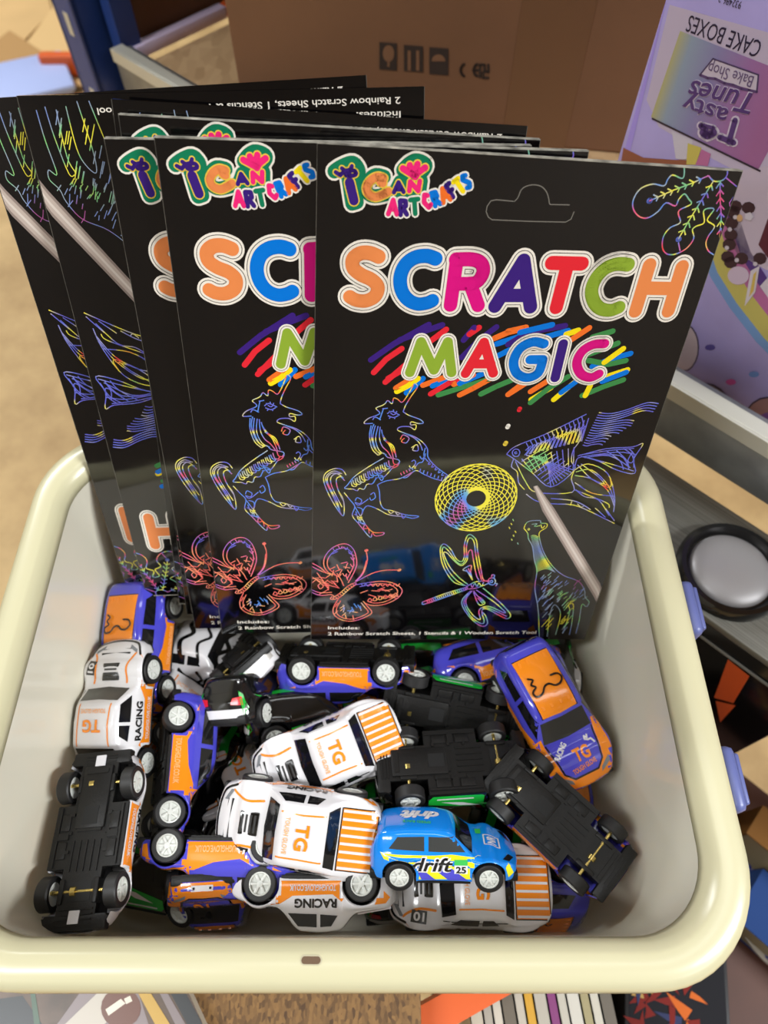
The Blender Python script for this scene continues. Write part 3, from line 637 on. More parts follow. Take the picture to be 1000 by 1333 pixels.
A2 = [C8([(700, 772), (795, 610), (843, 770)]), C8([(728, 722), (830, 722)])]
Gx = [C1(catmull([(178, 556), (125, 546), (62, 576), (28, 640), (42, 700), (95, 724), (150, 700), (172, 636)], 5)), C1([(110, 634), (172, 634)])]
Ix = [C1([(274, 556), (234, 725)])]
C3 = [C1(catmull([(480, 556), (425, 560), (370, 592), (342, 650), (362, 705), (410, 724), (452, 706)], 5))]
for st, m in ((Mx, I_green), (A2, I_red), (Gx, I_blue), (Ix, I_pur), (C3, I_mag)): stroke_letters(t, st, .0043, .0018, m, 3)
t.build('subtitle_lettering', pack)

# ---- logo
t = Print(); CL = crop(420, 190, .2)
blob = [CL(catmull([(75,160),(120,130),(190,105),(225,130),(235,170),(190,200)], 4)), CL([(165,200),(190,370),(225,360),(205,210)]), CL(catmull([(400,195),(340,185),(290,230),(285,290),(330,320),(400,310),(430,300)], 4)), CL([(470,290),(500,230),(530,290),(570,290),(560,210),(630,290),(640,220)]), CL(catmull([(520,150),(560,110),(610,90),(670,120),(640,170),(600,220)], 4))]
for w, m, ly in ((.0066, I_white, 1), (.0050, I_teal, 2), ):
    for b in blob: t.polys(ribbon2d(b, w, True, 14), m, ly)
def yl(strokes, w, m):
    for q, mm, ly in ((w+.0009, I_ly, 3), (w, m, 4)):
        for b in strokes: t.polys(ribbon2d(b, q, True, 12), mm, ly)
yl([CL([(175, 232), (203, 348)])], .0036, I_pur)
yl([CL(catmull([(395, 205), (355, 195), (310, 220), (285, 265), (300, 305), (345, 325), (400, 305), (425, 290)], 4)), CL([(375, 225), (390, 235)])], .0030, I_or)
yl([CL([(462, 295), (492, 230), (525, 292)]), CL([(475, 275), (515, 275)])], .0016, I_pur)
yl([CL([(562, 285), (568, 225), (620, 285), (630, 222)])], .0018, I_pink)
yl([CL([(590, 185), (520, 140)]), CL([(590, 180), (565, 120)]), CL([(595, 180), (615, 112)]), CL([(600, 180), (665, 135)]), CL([(575, 170), (620, 165), (600, 195)])], .0024, I_pink)
yl([CL(catmull([(115, 185), (150, 155), (205, 155), (215, 180), (170, 190), (150, 180), (175, 172)], 4)), CL([(85, 165), (110, 180)]), CL([(125, 140), (140, 152)]), CL([(190, 125), (180, 148)])], .0015, I_pur)
LET = {'A': [[(0, 0), (.5, 1), (1, 0)], [(.2, .35), (.8, .35)]], 'R': [[(0, 0), (0, 1), (.75, .95), (.8, .6), (0, .5)], [(.35, .5), (.9, 0)]], 'T': [[(0, 1), (1, 1)], [(.5, 1), (.5, 0)]],
       'C': [[(1, .85), (.5, 1), (0, .5), (.5, 0), (1, .15)]], 'F': [[(0, 0), (0, 1), (.9, 1)], [(0, .5), (.7, .5)]], 'S': [[(.95, .9), (.4, 1), (.1, .75), (.85, .3), (.5, 0), (0, .1)]]}
def little(ch, bl, br, h, m, w=.0018):
    (ax, ay), (bx, by) = CL([bl])[0], CL([br])[0]; ux, uy = bx-ax, by-ay; L = math.hypot(ux, uy); px, py = -uy/L, ux/L
    st = [[(ax+ux*a+px*b*h, ay+uy*a+py*b*h) for a, b in s_] for s_ in LET[ch]]
    for q, mm, ly in ((w+.0013, I_white, 5), (w, m, 6)):
        for s_ in st: t.polys(ribbon2d(s_, q, True, 8), mm, ly)
for ch, bl, br, m in (('A', (425, 435), (480, 437), I_pink), ('R', (505, 440), (550, 437), I_pur), ('T', (575, 436), (625, 430), I_teal)): little(ch, bl, br, .0052, m)
for ch, bl, br, m in (('C', (672, 400), (705, 385), I_pink), ('R', (730, 383), (765, 368), I_blue), ('A', (782, 362), (828, 340), I_o2), ('F', (845, 325), (870, 305), I_pur), ('T', (895, 300), (925, 275), I_yel), ('S', (940, 272), (968, 250), I_blue)): little(ch, bl, br, .0050, m)
t.build('logo_print', pack)

# ---- euro hole outline pressed in the card
t = Print(); CE = crop(620, 225, .14)
t.polys(thin2d(CE([(340, 255), (180, 240), (130, 250), (95, 300), (85, 350), (105, 400), (140, 425), (500, 440), (820, 447), (870, 420), (900, 350)]), .0004), I_grey, 1)
t.polys(thin2d(CE(catmull([(345, 258), (380, 220), (410, 150), (460, 115), (530, 103), (600, 120), (645, 170), (665, 230), (675, 280), (720, 285), (860, 288)], 4)), .0004), I_grey, 1)
t.build('hanger_hole_cut', pack)

# ---- scratched pictures
def art(name, m, curves, tr, w=.00052, layer=1, k=5):
    t = Print()
    for c in curves: t.polys(thin2d(tr(catmull(c, k)), w), m, layer)
    return t.build(name, pack)
rnd = random.Random(3)
U = [[(580,240),(600,190),(640,125),(682,62),(662,38),(632,85),(600,140),(570,172),(540,150),(512,143),(500,182),(470,160),(450,182),(430,195),(385,215),(410,245),(400,262),(330,290),(300,325),(362,325)],
 [(580,240),(620,265),(700,295),(725,320),(690,325),(640,313),(635,335),(672,335),(665,370),(625,348),(560,350),(540,372),(590,395),(660,420),(720,460),(755,510),(760,570),(810,630),(860,670),(910,705)],
 [(865,740),(800,722),(730,692),(670,665),(610,712),(580,718)],
 [(350,340),(338,420),(358,510),(400,555)], [(380,340),(362,430),(388,520),(430,542)], [(400,345),(382,440),(408,520),(460,552)], [(415,350),(410,430),(430,490),(470,530),(500,580)], [(430,400),(460,450),(510,490),(530,570)], [(440,440),(480,480),(500,530),(510,580)], [(370,330),(350,400),(372,500),(415,548)], [(425,370),(440,430),(490,480),(520,540)],
 [(400,555),(440,540),(470,570),(550,590),(540,630),(500,650)], [(440,575),(330,640),(230,710),(180,770),(160,795),(220,800)], [(220,800),(250,812),(265,795),(300,800),(320,765),(360,760),(390,720),(440,712),(465,690),(500,650)], [(380,720),(435,708),(400,698),(425,738),(440,715)],
 [(170,700),(140,660),(80,655),(20,690),(10,750),(60,870),(140,990),(156,955),(150,880),(125,830)], [(150,720),(100,690),(60,720),(70,790),(140,930)], [(130,690),(60,690),(35,750),(100,880),(130,975)], [(160,740),(130,712),(100,730),(110,800),(152,890)], [(140,690),(75,672),(22,730),(80,860),(135,985)],
 [(155,825),(195,875),(232,925),(215,990),(260,1050),(340,1145),(356,1120)], [(235,930),(270,990),(320,1070),(370,1112),(440,1113),(430,1130),(380,1137),(360,1110)], [(240,960),(262,1022),(288,950),(250,930)], [(230,980),(270,1010),(260,1040),(300,1050),(295,1085),(330,1085),(335,1120)], [(285,1000),(275,1040),(310,1060)],
 [(395,765),(410,820),(415,890),(440,940),(500,955),(600,985),(692,995),(650,1010),(600,1000),(480,985),(400,945),(330,920),(300,940),(285,980)], [(470,950),(490,975),(520,960),(540,985),(565,975),(580,1010),(600,990)], [(400,765),(460,740),(560,722),(640,680)],
 [(235,885),(250,862),(282,880),(268,905),(235,895),(262,915),(330,872)], [(345,840),(370,825),(380,860),(350,880),(340,860)], [(560,440),(580,408),(622,430),(602,465),(568,455),(590,430)], [(600,400),(660,430),(700,470),(720,520)], [(640,500),(680,478),(688,520),(650,518),(660,490)], [(700,562),(720,582),(742,540),(722,600),(690,612),(660,650)], [(640,600),(660,590),(670,612),(640,650),(625,630)],
 [(465,255),(500,238),(555,265)], [(470,268),(510,282),(545,268)], [(490,250),(510,262),(530,252)], [(480,235),(490,245)], [(510,225),(512,240)], [(535,235),(530,246)], [(480,290),(490,278)], [(520,292),(518,280)], [(740,500),(730,560),(760,600)], [(360,300),(380,280),(420,300)], [(410,300),(440,215)], [(430,220),(470,215)]]
for i in range(11):
    x, y = 205+30*i, 745-16*i
    U.append([(x, y-8), (x+8, y+30), (x+32, y+36), (x+46, y+20)])
    if i < 9: U.append([(x+12, y-12), (x+22, y+18), (x+42, y+22)])
for i in range(8):
    x, y = 700+26*i, 675+10*i; U.append([(x, y), (x+6, y-22)])
for i in range(6):
    x, y = 770+24*i, 600+20*i; U.append([(x, y), (x-8, y+20), (x+10, y+16)])
for i in range(6):
    x, y = 570+20*i, 700-10*i; U.append([(x, y), (x-8, y-18)])
art('unicorn_print', R_uni, U, crop(420, 490, .18), .00050)

t = Print(); cx, cy = to_pack(619, 646); Ro, Ri = .0218, .0058
q = to_pack(672, 646); Ro = math.hypot(q[0]-cx, q[1]-cy)*.99; Ri = Ro*.25
for i in range(20):
    a = 2*math.pi*i/20; d = (Ro-Ri)/2; r = (Ro+Ri)/2
    t.polys(thin2d([(cx+d*math.cos(a)+r*math.cos(2*math.pi*j/48), cy+d*math.sin(a)+r*math.sin(2*math.pi*j/48)) for j in range(49)], .00046), R_spi, 1+.02*i)
t.polys(thin2d([(cx+(Ri+.0012)*math.cos(2*math.pi*j/40), cy+(Ri+.0012)*math.sin(2*math.pi*j/40)) for j in range(41)], .0016), R_spi, 1.6)
t.build('spiral_flower_print', pack)

W1 = [(380,470),(430,380),(460,290),(440,180),(390,120),(320,110),(230,150),(165,230),(155,310),(190,370),(230,390)]
W2 = [(440,490),(560,468),(700,455),(820,480),(880,540),(840,610),(720,668),(600,680),(530,655)]
W3 = [(290,620),(245,700),(250,770),(330,820),(440,825),(560,780),(600,742),(560,690),(520,640)]
def shrink(p, c, s): return [(c[0]+(x-c[0])*s, c[1]+(y-c[1])*s) for x, y in p]
Bf = [W1, shrink(W1, (320, 300), .80), W2, shrink(W2, (670, 565), .80), W3, shrink(W3, (410, 720), .82), [(40,290),(120,330),(180,380),(230,390)], [(40,320),(120,360),(230,400)], [(40,562),(120,590),(220,582),(250,600)], [(40,540),(120,565),(230,560)], [(450,460),(520,380),(558,260),(545,170)], [(460,455),(600,382),(720,352),(850,350)], [(444,456),(512,380),(550,262)], [(240,610),(300,570),(380,500),(440,470),(450,485),(390,530),(310,600),(250,625),(240,610)], [(230,390),(300,420),(340,500)], [(40,420),(160,480),(300,520)], [(90,380),(160,470),(200,540)], [(40,480),(110,440),(200,520),(110,580)], [(100,500),(125,480),(150,505),(120,530),(100,500)], [(230,600),(215,620),(240,628)]]
for i in range(9):
    a = -2.2+i*.5; x, y = 318+105*math.cos(a), 270+130*math.sin(a); Bf.append([(x-18, y-14), (x+4, y+14), (x+20, y-10)])
for i in range(8): x = 500+45*i; Bf.append([(x, 478), (x+20, 500), (x+42, 476)])
for i in range(6): x = 560+48*i; y = 640-10*i; Bf.append([(x, y), (x+20, y-26), (x+40, y-6), (x+18, y+6), (x, y)])
for i in range(14):
    x, y = 320+rnd.uniform(-85, 85), 290+rnd.uniform(-120, 120); a = rnd.uniform(0, 3.1); Bf.append([(x, y), (x+60*math.cos(a), y+60*math.sin(a))])
for i in range(12):
    x, y = rnd.uniform(480, 780), rnd.uniform(510, 600); a = rnd.uniform(-.6, .6); Bf.append([(x, y), (x+80*math.cos(a), y+50*math.sin(a))])
for i in range(12):
    x, y = rnd.uniform(40, 250), rnd.uniform(410, 540); a = rnd.uniform(-.8, .8); Bf.append([(x, y), (x+60*math.cos(a), y+50*math.sin(a))])
for i in range(16):
    x, y = rnd.uniform(280, 500), rnd.uniform(650, 790); a = rnd.uniform(0, 3.1); Bf.append([(x, y), (x+55*math.cos(a), y+45*math.sin(a))])
for i in range(9): x = 262+20*i; y = 605-15*i; Bf.append([(x, y), (x+16, y+10)])
CB = crop(400, 690, .14)
t = Print()
for c in Bf: t.polys(thin2d(CB(catmull(c, 4)), .00046), R_but, 1)
for c in ((545, 170), (850, 352)): t.polys(ribbon2d(CB([c, (c[0]+8, c[1]-4)]), .0017, True, 8), R_but, 1.2)
t.build('butterfly_print', pack)

D1 = [(400,985),(300,960),(240,890),(200,800),(190,700),(220,668),(270,710),(310,780),(350,800),(370,760),(370,680),(390,610),(420,598),(460,640),(470,720),(490,830),(510,930),(540,950)]
D2 = [(420,1020),(360,1080),(358,1140),(420,1230),(500,1290),(545,1270),(530,1210),(500,1172),(540,1158),(620,1200),(690,1232),(717,1200),(640,1110),(510,1000)]
D1b = [(400,975),(330,920),(260,840),(215,740),(240,735),(300,800),(350,830),(390,790),(400,730),(425,715),(440,800),(460,900),(480,940)]
D2b = [(430,1020),(385,1080),(390,1140),(440,1210),(490,1240),(480,1180),(500,1150),(560,1140),(680,1190),(600,1110),(460,1015)]
Dr = [D1, D1b, [(395,990),(310,940),(240,850),(205,740),(215,690),(260,730),(310,800),(355,818),(384,765),(386,690),(400,630),(425,625),(445,660),(455,740),(475,850),(500,940)], D2, D2b, [(415,1025),(372,1085),(375,1140),(430,1225),(500,1270),(520,1250),(505,1200),(505,1165),(545,1150),(690,1215)],
      [(395,985),(450,955),(545,945),(560,960),(460,1000),(395,1005),(395,985)], [(420,970),(430,995),(450,965),(465,990),(480,962),(500,985),(515,955)], [(390,993),(230,1040),(75,1098),(55,1110),(75,1120),(240,1065),(395,1008)],
      [(605,950),(590,975),(560,970),(548,948),(565,925),(595,928),(605,950)], [(585,950),(575,960),(565,950),(575,940),(585,950)], [(575,915),(580,900),(598,905),(590,925)], [(600,965),(618,968),(605,985)],
      [(430,940),(400,880),(360,862),(420,828),(418,880),(432,940)], [(385,860),(425,930)], [(400,850),(428,925)], [(440,1020),(470,1060),(500,1080),(525,1115),(490,1130),(465,1100),(440,1030)], [(470,1075),(510,1118)], [(480,1070),(518,1112)]]
for i in range(20): x = 90+15*i; y = 1095-5.2*i; Dr.append([(x, y), (x+10, y+20)])
art('dragonfly_print', R_mix, Dr, crop(540, 590, .1726), .00055)

G = [[(300,380),(330,330),(420,320),(430,340),(475,345),(470,375),(420,410),(420,460),(450,560),(510,660),(600,740),(720,790),(765,860),(770,910),(800,950),(780,985),(745,970),(725,1090),(700,1190)],
     [(300,380),(330,420),(335,460),(365,520),(380,620),(400,710),(385,840),(410,1000),(420,1215)], [(480,1215),(500,1050),(530,970),(570,1000),(580,1060),(545,1200)], [(640,970),(650,1030),(600,1190)], [(650,965),(680,970),(670,1100),(650,1200)], [(335,380),(345,388),(335,395),(330,385)], [(360,350),(400,345),(380,365),(425,360)], [(430,350),(440,380),(460,360)]]
for i in range(26):
    s = i/25; y = 440+270*s; x0 = 345+50*s; x1 = 412+110*s*s+20*s
    G.append([(x0+8, y), ((x0+x1)/2, y-6-14*s), (x1-2, y+6)])
for i in range(70):
    x, y = rnd.uniform(405, 760), rnd.uniform(740, 960)
    if y < 720+ (x-500)*.35 or y > 975: continue
    a = rnd.uniform(.5, 1.0); L = rnd.uniform(25, 60); G.append([(x, y), (x+L*math.cos(a), y-L*math.sin(a))])
for i in range(26):
    x, y = rnd.choice([rnd.uniform(425, 490), rnd.uniform(575, 640)]), rnd.uniform(970, 1190); G.append([(x, y), (x+40, y-45)])
for i in range(7): G.append([(215+i*6-(i % 3)*20, 310+i*30), (222+i*6-(i % 3)*20, 325+i*30)])
R_gir = rainbow_mat('scratch rainbow dusk', [(.30, (170, 90, 150)), (.42, (120, 140, 200)), (.52, (150, 165, 175)), (.58, LGR), (.66, YEL)])
art('giraffe_print', R_gir, G, crop(630, 620, .17), .00038)

Fi = [[(80,340),(130,295),(300,225),(530,113)], [(510,165),(492,260),(455,318),(445,380),(462,430),(330,525),(220,440),(120,365),(80,340)], [(120,365),(108,410),(140,440),(148,500),(182,540)], [(130,380),(190,500),(250,555),(450,555),(445,480),(462,430)], [(190,565),(250,605),(340,620),(440,625),(520,650),(690,735)], [(330,590),(440,600),(500,620),(555,655)],
 [(155,330),(145,350),(122,350),(112,330),(125,312),(147,314),(155,330)], [(140,332),(130,338),(126,328),(138,325)], [(480,350),(640,310),(790,302),(852,285),(800,370),(805,452),(700,430),(600,380),(500,352)], [(490,345),(660,320),(800,310)], [(500,355),(700,330),(810,345)], [(520,360),(660,350),(780,420)], [(520,355),(680,400),(800,440)], [(560,345),(720,350),(770,420)], [(640,320),(720,380),(740,430)], [(700,320),(760,380),(770,430)], [(770,310),(800,345),(790,390),(765,380),(790,330)], [(740,310),(790,350),(800,420)],
 [(462,430),(475,370),(500,355)], [(462,430),(540,395),(650,450),(690,580),(685,670)], [(470,440),(560,430),(655,520),(690,620)], [(465,460),(560,480),(650,545),(690,640)], [(465,500),(560,560),(690,580)], [(460,540),(560,580),(650,620),(660,645)], [(500,395),(600,470),(640,520)], [(480,400),(560,480),(660,520)], [(470,540),(520,580),(600,600),(660,690)], [(580,645),(640,700)], [(640,650),(690,720)], [(480,510),(510,530),(490,515)], [(450,600),(440,630)], [(480,620),(500,640),(520,630)], [(665,480),(670,520),(640,525),(540,470)]]
for i in range(14):
    x0 = 600-7*i; y0 = 105+14*i
    ex, ey = ((940-10*i, 55+15*i) if i < 4 else (800-8*(i-4), 150+14*(i-4)) if i < 7 else (755-20*(i-7), 192+14*(i-7)) if i < 10 else (670-16*(i-10), 236+16*(i-10)))
    mx_ = (ex-x0)
    Fi.append([(x0, y0), (x0+mx_*.2, y0+6), (x0+mx_*.45, y0+(ey-y0)*.25), (x0+mx_*.8, ey-2), (ex, ey+4)])
for i in range(10):
    s = i/9; Fi.append([(170+40*s*4, 370-15*s*4+0), (225+115*s, 440+80*s)] if False else [(165+(460-165)*s, 365-(365-300)*s), (225+(455-225)*s, 438-(438-432)*s)])
for i in range(9):
    s = i/8; Fi.append([(190+26*i*.55, 345+i*1), (460-(460-330)*s, 430+(525-430)*s)])
    Fi.append([(165+18*i, 380+16*i), (300+18*i, 300+13*i)])
for i in range(14):
    x = 190+24*i; yt = 275-11.5*i; yb = 345-6*i
    Fi.append([(x, yt), (x+14, (yt+yb)/2), (x-8, yb)]); Fi.append([(x, yb), (x+40, yt+10)]); Fi.append([(x-4, (yt+yb)/2+8), (x+26, (yt+yb)/2-18)])
CF = crop(640, 510, .23)
t = Print()
for c in Fi: t.polys(thin2d(CF(catmull(c, 4)), .00048), R_fish, 1)
t.build('fish_print', pack)
t = Print()
for c, m in (((150, 90), I_red), ((85, 187), I_white), ((72, 283), I_ly), ((92, 4), I_red)): t.polys(ribbon2d(CF([c, (c[0]+4, c[1]-8)]), .0022, True, 12), m, 1)
t.build('bubble_print', pack)

Sn = [[(495,38),(492,110),(470,132),(400,105),(360,140),(330,192),(240,178),(140,215),(82,300),(80,380),(130,442),(200,450),(280,400),(345,330),(420,355),(450,300),(495,258),(530,300),(550,340),(460,385),(445,420),(460,490),(380,530),(325,600),(315,690),(350,742),(420,745),(510,700),(570,620),(560,550),(590,520),(655,490),(650,400),(690,375),(735,385),(680,470),(740,520),(690,600),(670,660),(690,720),(740,755)], [(690,110),(735,155),(800,150),(840,110),(845,62)], [(690,110),(560,170),(400,230),(210,315)], [(730,155),(640,300),(540,460),(445,625)], [(785,150),(785,300),(795,450),(795,620)], [(830,125),(930,200)], [(905,280),(862,330),(882,365)], [(445,650),(460,720)]]
for i in range(7):
    x, y = 630-58*i, 140+24*i; Sn += [[(x, y), (x-40, y-20)], [(x, y), (x-18, y+35)]]
    x, y = 715-37*i, 190+60*i; Sn += [[(x, y), (x-48, y+18)], [(x, y), (x+10, y+42)]]
    x, y = 785+1.5*i, 165+62*i; Sn += [[(x, y), (x-34, y+50)], [(x, y), (x+28, y+34)]]
CS = crop(810, 210, .16)
t = Print()
for c in Sn: t.polys(thin2d(CS(catmull(c, 4) if len(c) > 4 else c), .00052), R_mix, 1)
for c in ((210, 313), (445, 625)): t.polys(ribbon2d(CS([c, (c[0]+4, c[1])]), .0022, True, 10), rainbow_mat and ink('snow dot', (96, 112, 200)), 1)
t.build('snowflake_print', pack)

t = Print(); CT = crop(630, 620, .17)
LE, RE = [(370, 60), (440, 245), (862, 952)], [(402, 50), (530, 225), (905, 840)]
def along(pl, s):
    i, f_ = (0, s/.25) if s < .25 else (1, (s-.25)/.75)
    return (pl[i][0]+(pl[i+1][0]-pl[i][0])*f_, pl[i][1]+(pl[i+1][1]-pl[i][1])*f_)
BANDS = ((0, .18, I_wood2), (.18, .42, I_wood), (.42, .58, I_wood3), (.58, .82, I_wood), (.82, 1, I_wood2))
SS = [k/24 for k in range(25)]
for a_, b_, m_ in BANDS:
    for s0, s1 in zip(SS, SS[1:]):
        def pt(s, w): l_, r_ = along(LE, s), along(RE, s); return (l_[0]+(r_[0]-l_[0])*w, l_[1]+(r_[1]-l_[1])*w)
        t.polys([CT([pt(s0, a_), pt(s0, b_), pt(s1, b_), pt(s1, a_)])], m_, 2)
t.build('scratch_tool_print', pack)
t = Print()
t.tri(text_between('Includes:', to_pack(427, 816.5), to_pack(468, 816.5), .0022, .012), I_white, 2)
t.tri(text_between('2 Rainbow Scratch Sheets, 1 Stencils & 1 Wooden Scratch Tool', to_pack(427, 824.5), to_pack(697, 822.5), .0024, .012), I_white, 2)
t.build('contents_lettering', pack)

PACK_LABELS = {
 'A': 'front black scratch art pack, its whole printed face in full view',
 'B': 'upright black scratch art pack directly behind the front pack, SCR of its title showing',
 'C': 'upright black scratch art pack third from the front, only half its S showing',
 'D': 'upright black scratch art pack with just the top of its logo peeping out',
 'E': 'upside-down black scratch art pack behind the upright ones, only a thin top strip showing',
 'F': 'upside-down black scratch art pack with contents line reversed along its top and wooden tool shown',
 'G': 'rearmost upside-down black scratch art pack, furthest to the left of the fan'}
for k in 'BCDEFG':
    c = copy_tree(pack); c.matrix_world = pack_matrix(POSES[k], k in 'EFG'); tag(c, PACK_LABELS[k], 'craft pack', 'scratch art packs leaning in the tub')
pack.matrix_world = PA; tag(pack, PACK_LABELS['A'], 'craft pack', 'scratch art packs leaning in the tub')

# ------------------------------------------------------------------ toy cars (built in millimetres, x forward, z up)
L2, HW = 39.0, 18.2          # half length, half width
WX = (23.0, -23.0); WR = 7.4; WZ = 7.4
def interp(x, tab):
    xs = [p[0] for p in tab]; return float(np.interp(x, xs, [p[1] for p in tab]))
def smooth_tab(tab, r=1.6):
    def f(x): return sum(interp(x+d*r, tab) for d in (-1.5, -1, -.5, 0, .5, 1, 1.5))/7
    return f
SHAPES = {
 'hatch': dict(
    belt=smooth_tab([(-39, 13), (-37, 17), (-33, 18.5), (0, 18), (14, 17.2), (28, 15.6), (35, 13.5), (39, 9.5)]),
    roof=smooth_tab([(-39, 13), (-37.5, 19), (-35, 26), (-32, 28.2), (-20, 29.6), (-4, 29.6), (4, 28), (15, 17.6), (28, 15.8), (35, 13.6), (39, 9.5)], 1.2)),
 'rally': dict(
    belt=smooth_tab([(-39, 14), (-37, 16.5), (-20, 18), (0, 17.6), (16, 16.6), (28, 15.2), (35, 13), (39, 9)]),
    roof=smooth_tab([(-39, 14), (-37, 17), (-20, 19.2), (-14, 26.4), (-4, 27.4), (6, 26.6), (14, 17.0), (28, 15.6), (35, 13.2), (39, 9)], 1.2)),
}
def plan(x):
    s = abs(x)/L2; base = HW*(1-.30*max(0, (s-.55)/.45)**2.4)
    return base*(1.0 if s < .93 else math.sqrt(max(.12, 1-((s-.93)/.075)**2*.9)))
def bspline(ctrl, n):
    """clamped quadratic B-spline"""
    P = [np.array(p, float) for p in ctrl]; m = len(P)-1; k = 2
    kn = [0]*k+list(range(m-k+2))+[m-k+1]*k; out = []
    for t in np.linspace(0, m-k+1-1e-9, n):
        j = max(i for i in range(k, m+1) if kn[i] <= t)
        d = [P[i].copy() for i in range(j-k, j+1)]
        for r in range(1, k+1):
            for i in range(k, r-1, -1):
                a = (t-kn[i+j-k])/((kn[i+1+j-r]-kn[i+j-k]) or 1); d[i] = (1-a)*d[i-1]+a*d[i]
        out.append(tuple(d[k]))
    return out
def body_mesh(shape):
    sh = SHAPES[shape]; xs = set(np.round(np.linspace(-L2, L2, 53), 3))
    for w in WX:
        for k in np.linspace(-1, 1, 15): xs.add(round(w+8.6*math.sin(k*math.pi/2), 3))
        xs.add(round(w-8.75, 3)); xs.add(round(w+8.75, 3))
    xs |= {-38.8, -38.4, -37.8, 37.8, 38.4, 38.8}
    xs = sorted(xs); xs = [x for i, x in enumerate(xs) if i == 0 or x-xs[i-1] > .12]; NH = 17; mb = MB()
    for x in xs:
        z0 = 5.0 + (2.0 if abs(x) > 36 else 0)
        for w in WX:
            if abs(x-w) < 8.7: z0 = max(z0, WZ+math.sqrt(8.7**2-(x-w)**2))
        zb = max(sh['belt'](x), z0+1.2); zt = max(sh['roof'](x), zb+.2); wl = plan(x)
        cab = min(1, max(0, (zt-zb)/9.0)); wr = wl*(.93-.19*cab); dz = zb-z0
        fl = 0.5*math.exp(-((abs(x)-23)/8)**2)
        half = bspline([(wl*.95+fl, z0), (wl+fl, z0+.12*dz), (wl+fl, z0+.55*dz), (wl*.985+fl*.5, z0+.85*dz), (wl*.94, zb), (wl*.90*(1-cab)+cab*(wl*.86), zb+(zt-zb)*.35+.1), (wr, zt-(zt-zb)*.12), (wr*.86, zt+.1), (wr*.5, zt+.55), (0, zt+.75)], NH)
        mb.v += [(x, y, z) for y, z in half]+[(x, -y, z) for y, z in half[-2::-1]]
    n = 2*NH-1
    for k in range(len(xs)-1):
        for i in range(n-1): mb.f.append((k*n+i, k*n+i+1, (k+1)*n+i+1, (k+1)*n+i)); mb.m.append(0)
    mb.f.append(tuple(range(n))); mb.m.append(0); k = len(xs)-1; mb.f.append(tuple(k*n+i for i in range(n))); mb.m.append(0)
    return mb
BODY = {k: body_mesh(k) for k in SHAPES}
BVH = {k: BVHTree.FromPolygons([Vector(v) for v in b.v], [list(f) for f in b.f]) for k, b in BODY.items()}
DIRS = {'top': (lambda a, b: (Vector((a, b, 80)), Vector((0, 0, -1)))), 'left': (lambda a, b: (Vector((a, 60, b)), Vector((0, -1, 0)))), 'right': (lambda a, b: (Vector((a, -60, b)), Vector((0, 1, 0)))),
        'front': (lambda a, b: (Vector((90, a, b)), Vector((-1, 0, 0)))), 'rear': (lambda a, b: (Vector((-90, a, b)), Vector((1, 0, 0))))}
def decal(shape, side, polys=None, tri=None, lift=.12, step=2.2):
    """flat artwork wrapped onto the car body"""
    bm = bmesh.new()
    if tri is not None:
        v, f = tri; bv = [bm.verts.new((a, b, 0)) for a, b in v]
        for q in f:
            try: bm.faces.new([bv[i] for i in q])
            except ValueError: pass
        step = max(step, 1.6)
    for p in (polys or []):
        try: bm.faces.new([bm.verts.new((a, b, 0)) for a, b in p])
        except ValueError: pass
    bmesh.ops.triangulate(bm, faces=[f for f in bm.faces if len(f.verts) > 4])
    for ax in (0, 1):
        lo = min(v.co[ax] for v in bm.verts); hi = max(v.co[ax] for v in bm.verts); k = math.ceil(lo/step)*step
        while k < hi:
            co = Vector((0, 0, 0)); no = Vector((0, 0, 0)); co[ax] = k; no[ax] = 1
            bmesh.ops.bisect_plane(bm, geom=bm.verts[:]+bm.edges[:]+bm.faces[:], plane_co=co, plane_no=no, dist=1e-5); k += step
    bm.verts.index_update(); mb = MB(); ok = []
    for v in bm.verts:
        o, d = DIRS[side](v.co.x, v.co.y); loc, nor, _, _ = BVH[shape].ray_cast(o, d)
        if loc is None: mb.v.append((0, 0, 0)); ok.append(False); continue
        if nor.dot(d) > 0: nor = -nor
        q = loc - d*lift*.5 + nor*lift*.5; mb.v.append(tuple(q)); ok.append(True)
    for f in bm.faces:
        ids = [v.index for v in f.verts]
        if all(ok[i] for i in ids):
            ps = [Vector(mb.v[i]) for i in ids]
            if max((ps[i]-ps[j]).length for i in range(len(ps)) for j in range(i)) < 6*step: mb.f.append(tuple(ids)); mb.m.append(0)
    bm.free(); return mb
def mirror(ps): return [(a, -b) for a, b in ps]

K_white = mat('car white', (216, 214, 216), .2, coat=.6); K_or = mat('car orange', (234, 134, 24), .2, coat=.5); K_pur = mat('car violet', (72, 70, 190), .16, coat=.8)
K_blue = mat('car blue', (14, 128, 222), .16, coat=.8); K_black = mat('car black', (16, 16, 17), .15, coat=.6); K_green = mat('car green', (22, 160, 52), .18, coat=.6)
K_win = mat('car glass black', (20, 20, 22), .08, coat=.5); K_und = mat('chassis black', (22, 21, 20), .45, spec=.3, bump=.15, bscale=900); K_tyre = mat('tyre rubber', (24, 23, 23), .55)
K_hub = mat('hub white', (206, 208, 202), .35); K_hubg = mat('hub grey', (170, 172, 166), .35); K_axle = mat('axle brass', (186, 164, 96), .25, metal=.9); K_stick = mat('sticker white', (214, 212, 216), .4)
K_red = mat('lamp red', (210, 30, 40), .2); K_lamp = mat('lamp grey', (120, 124, 128), .2); K_yel = mat('car yellow', (226, 224, 30), .2, coat=.5); K_lime = mat('car lime', (60, 176, 80), .2)
K_dk = mat('shade window', (58, 60, 60), .15, coat=.5); K_dor = mat('car pale orange', (240, 170, 110), .25); K_steel = mat('bumper silver', (196, 192, 186), .25, metal=.6)

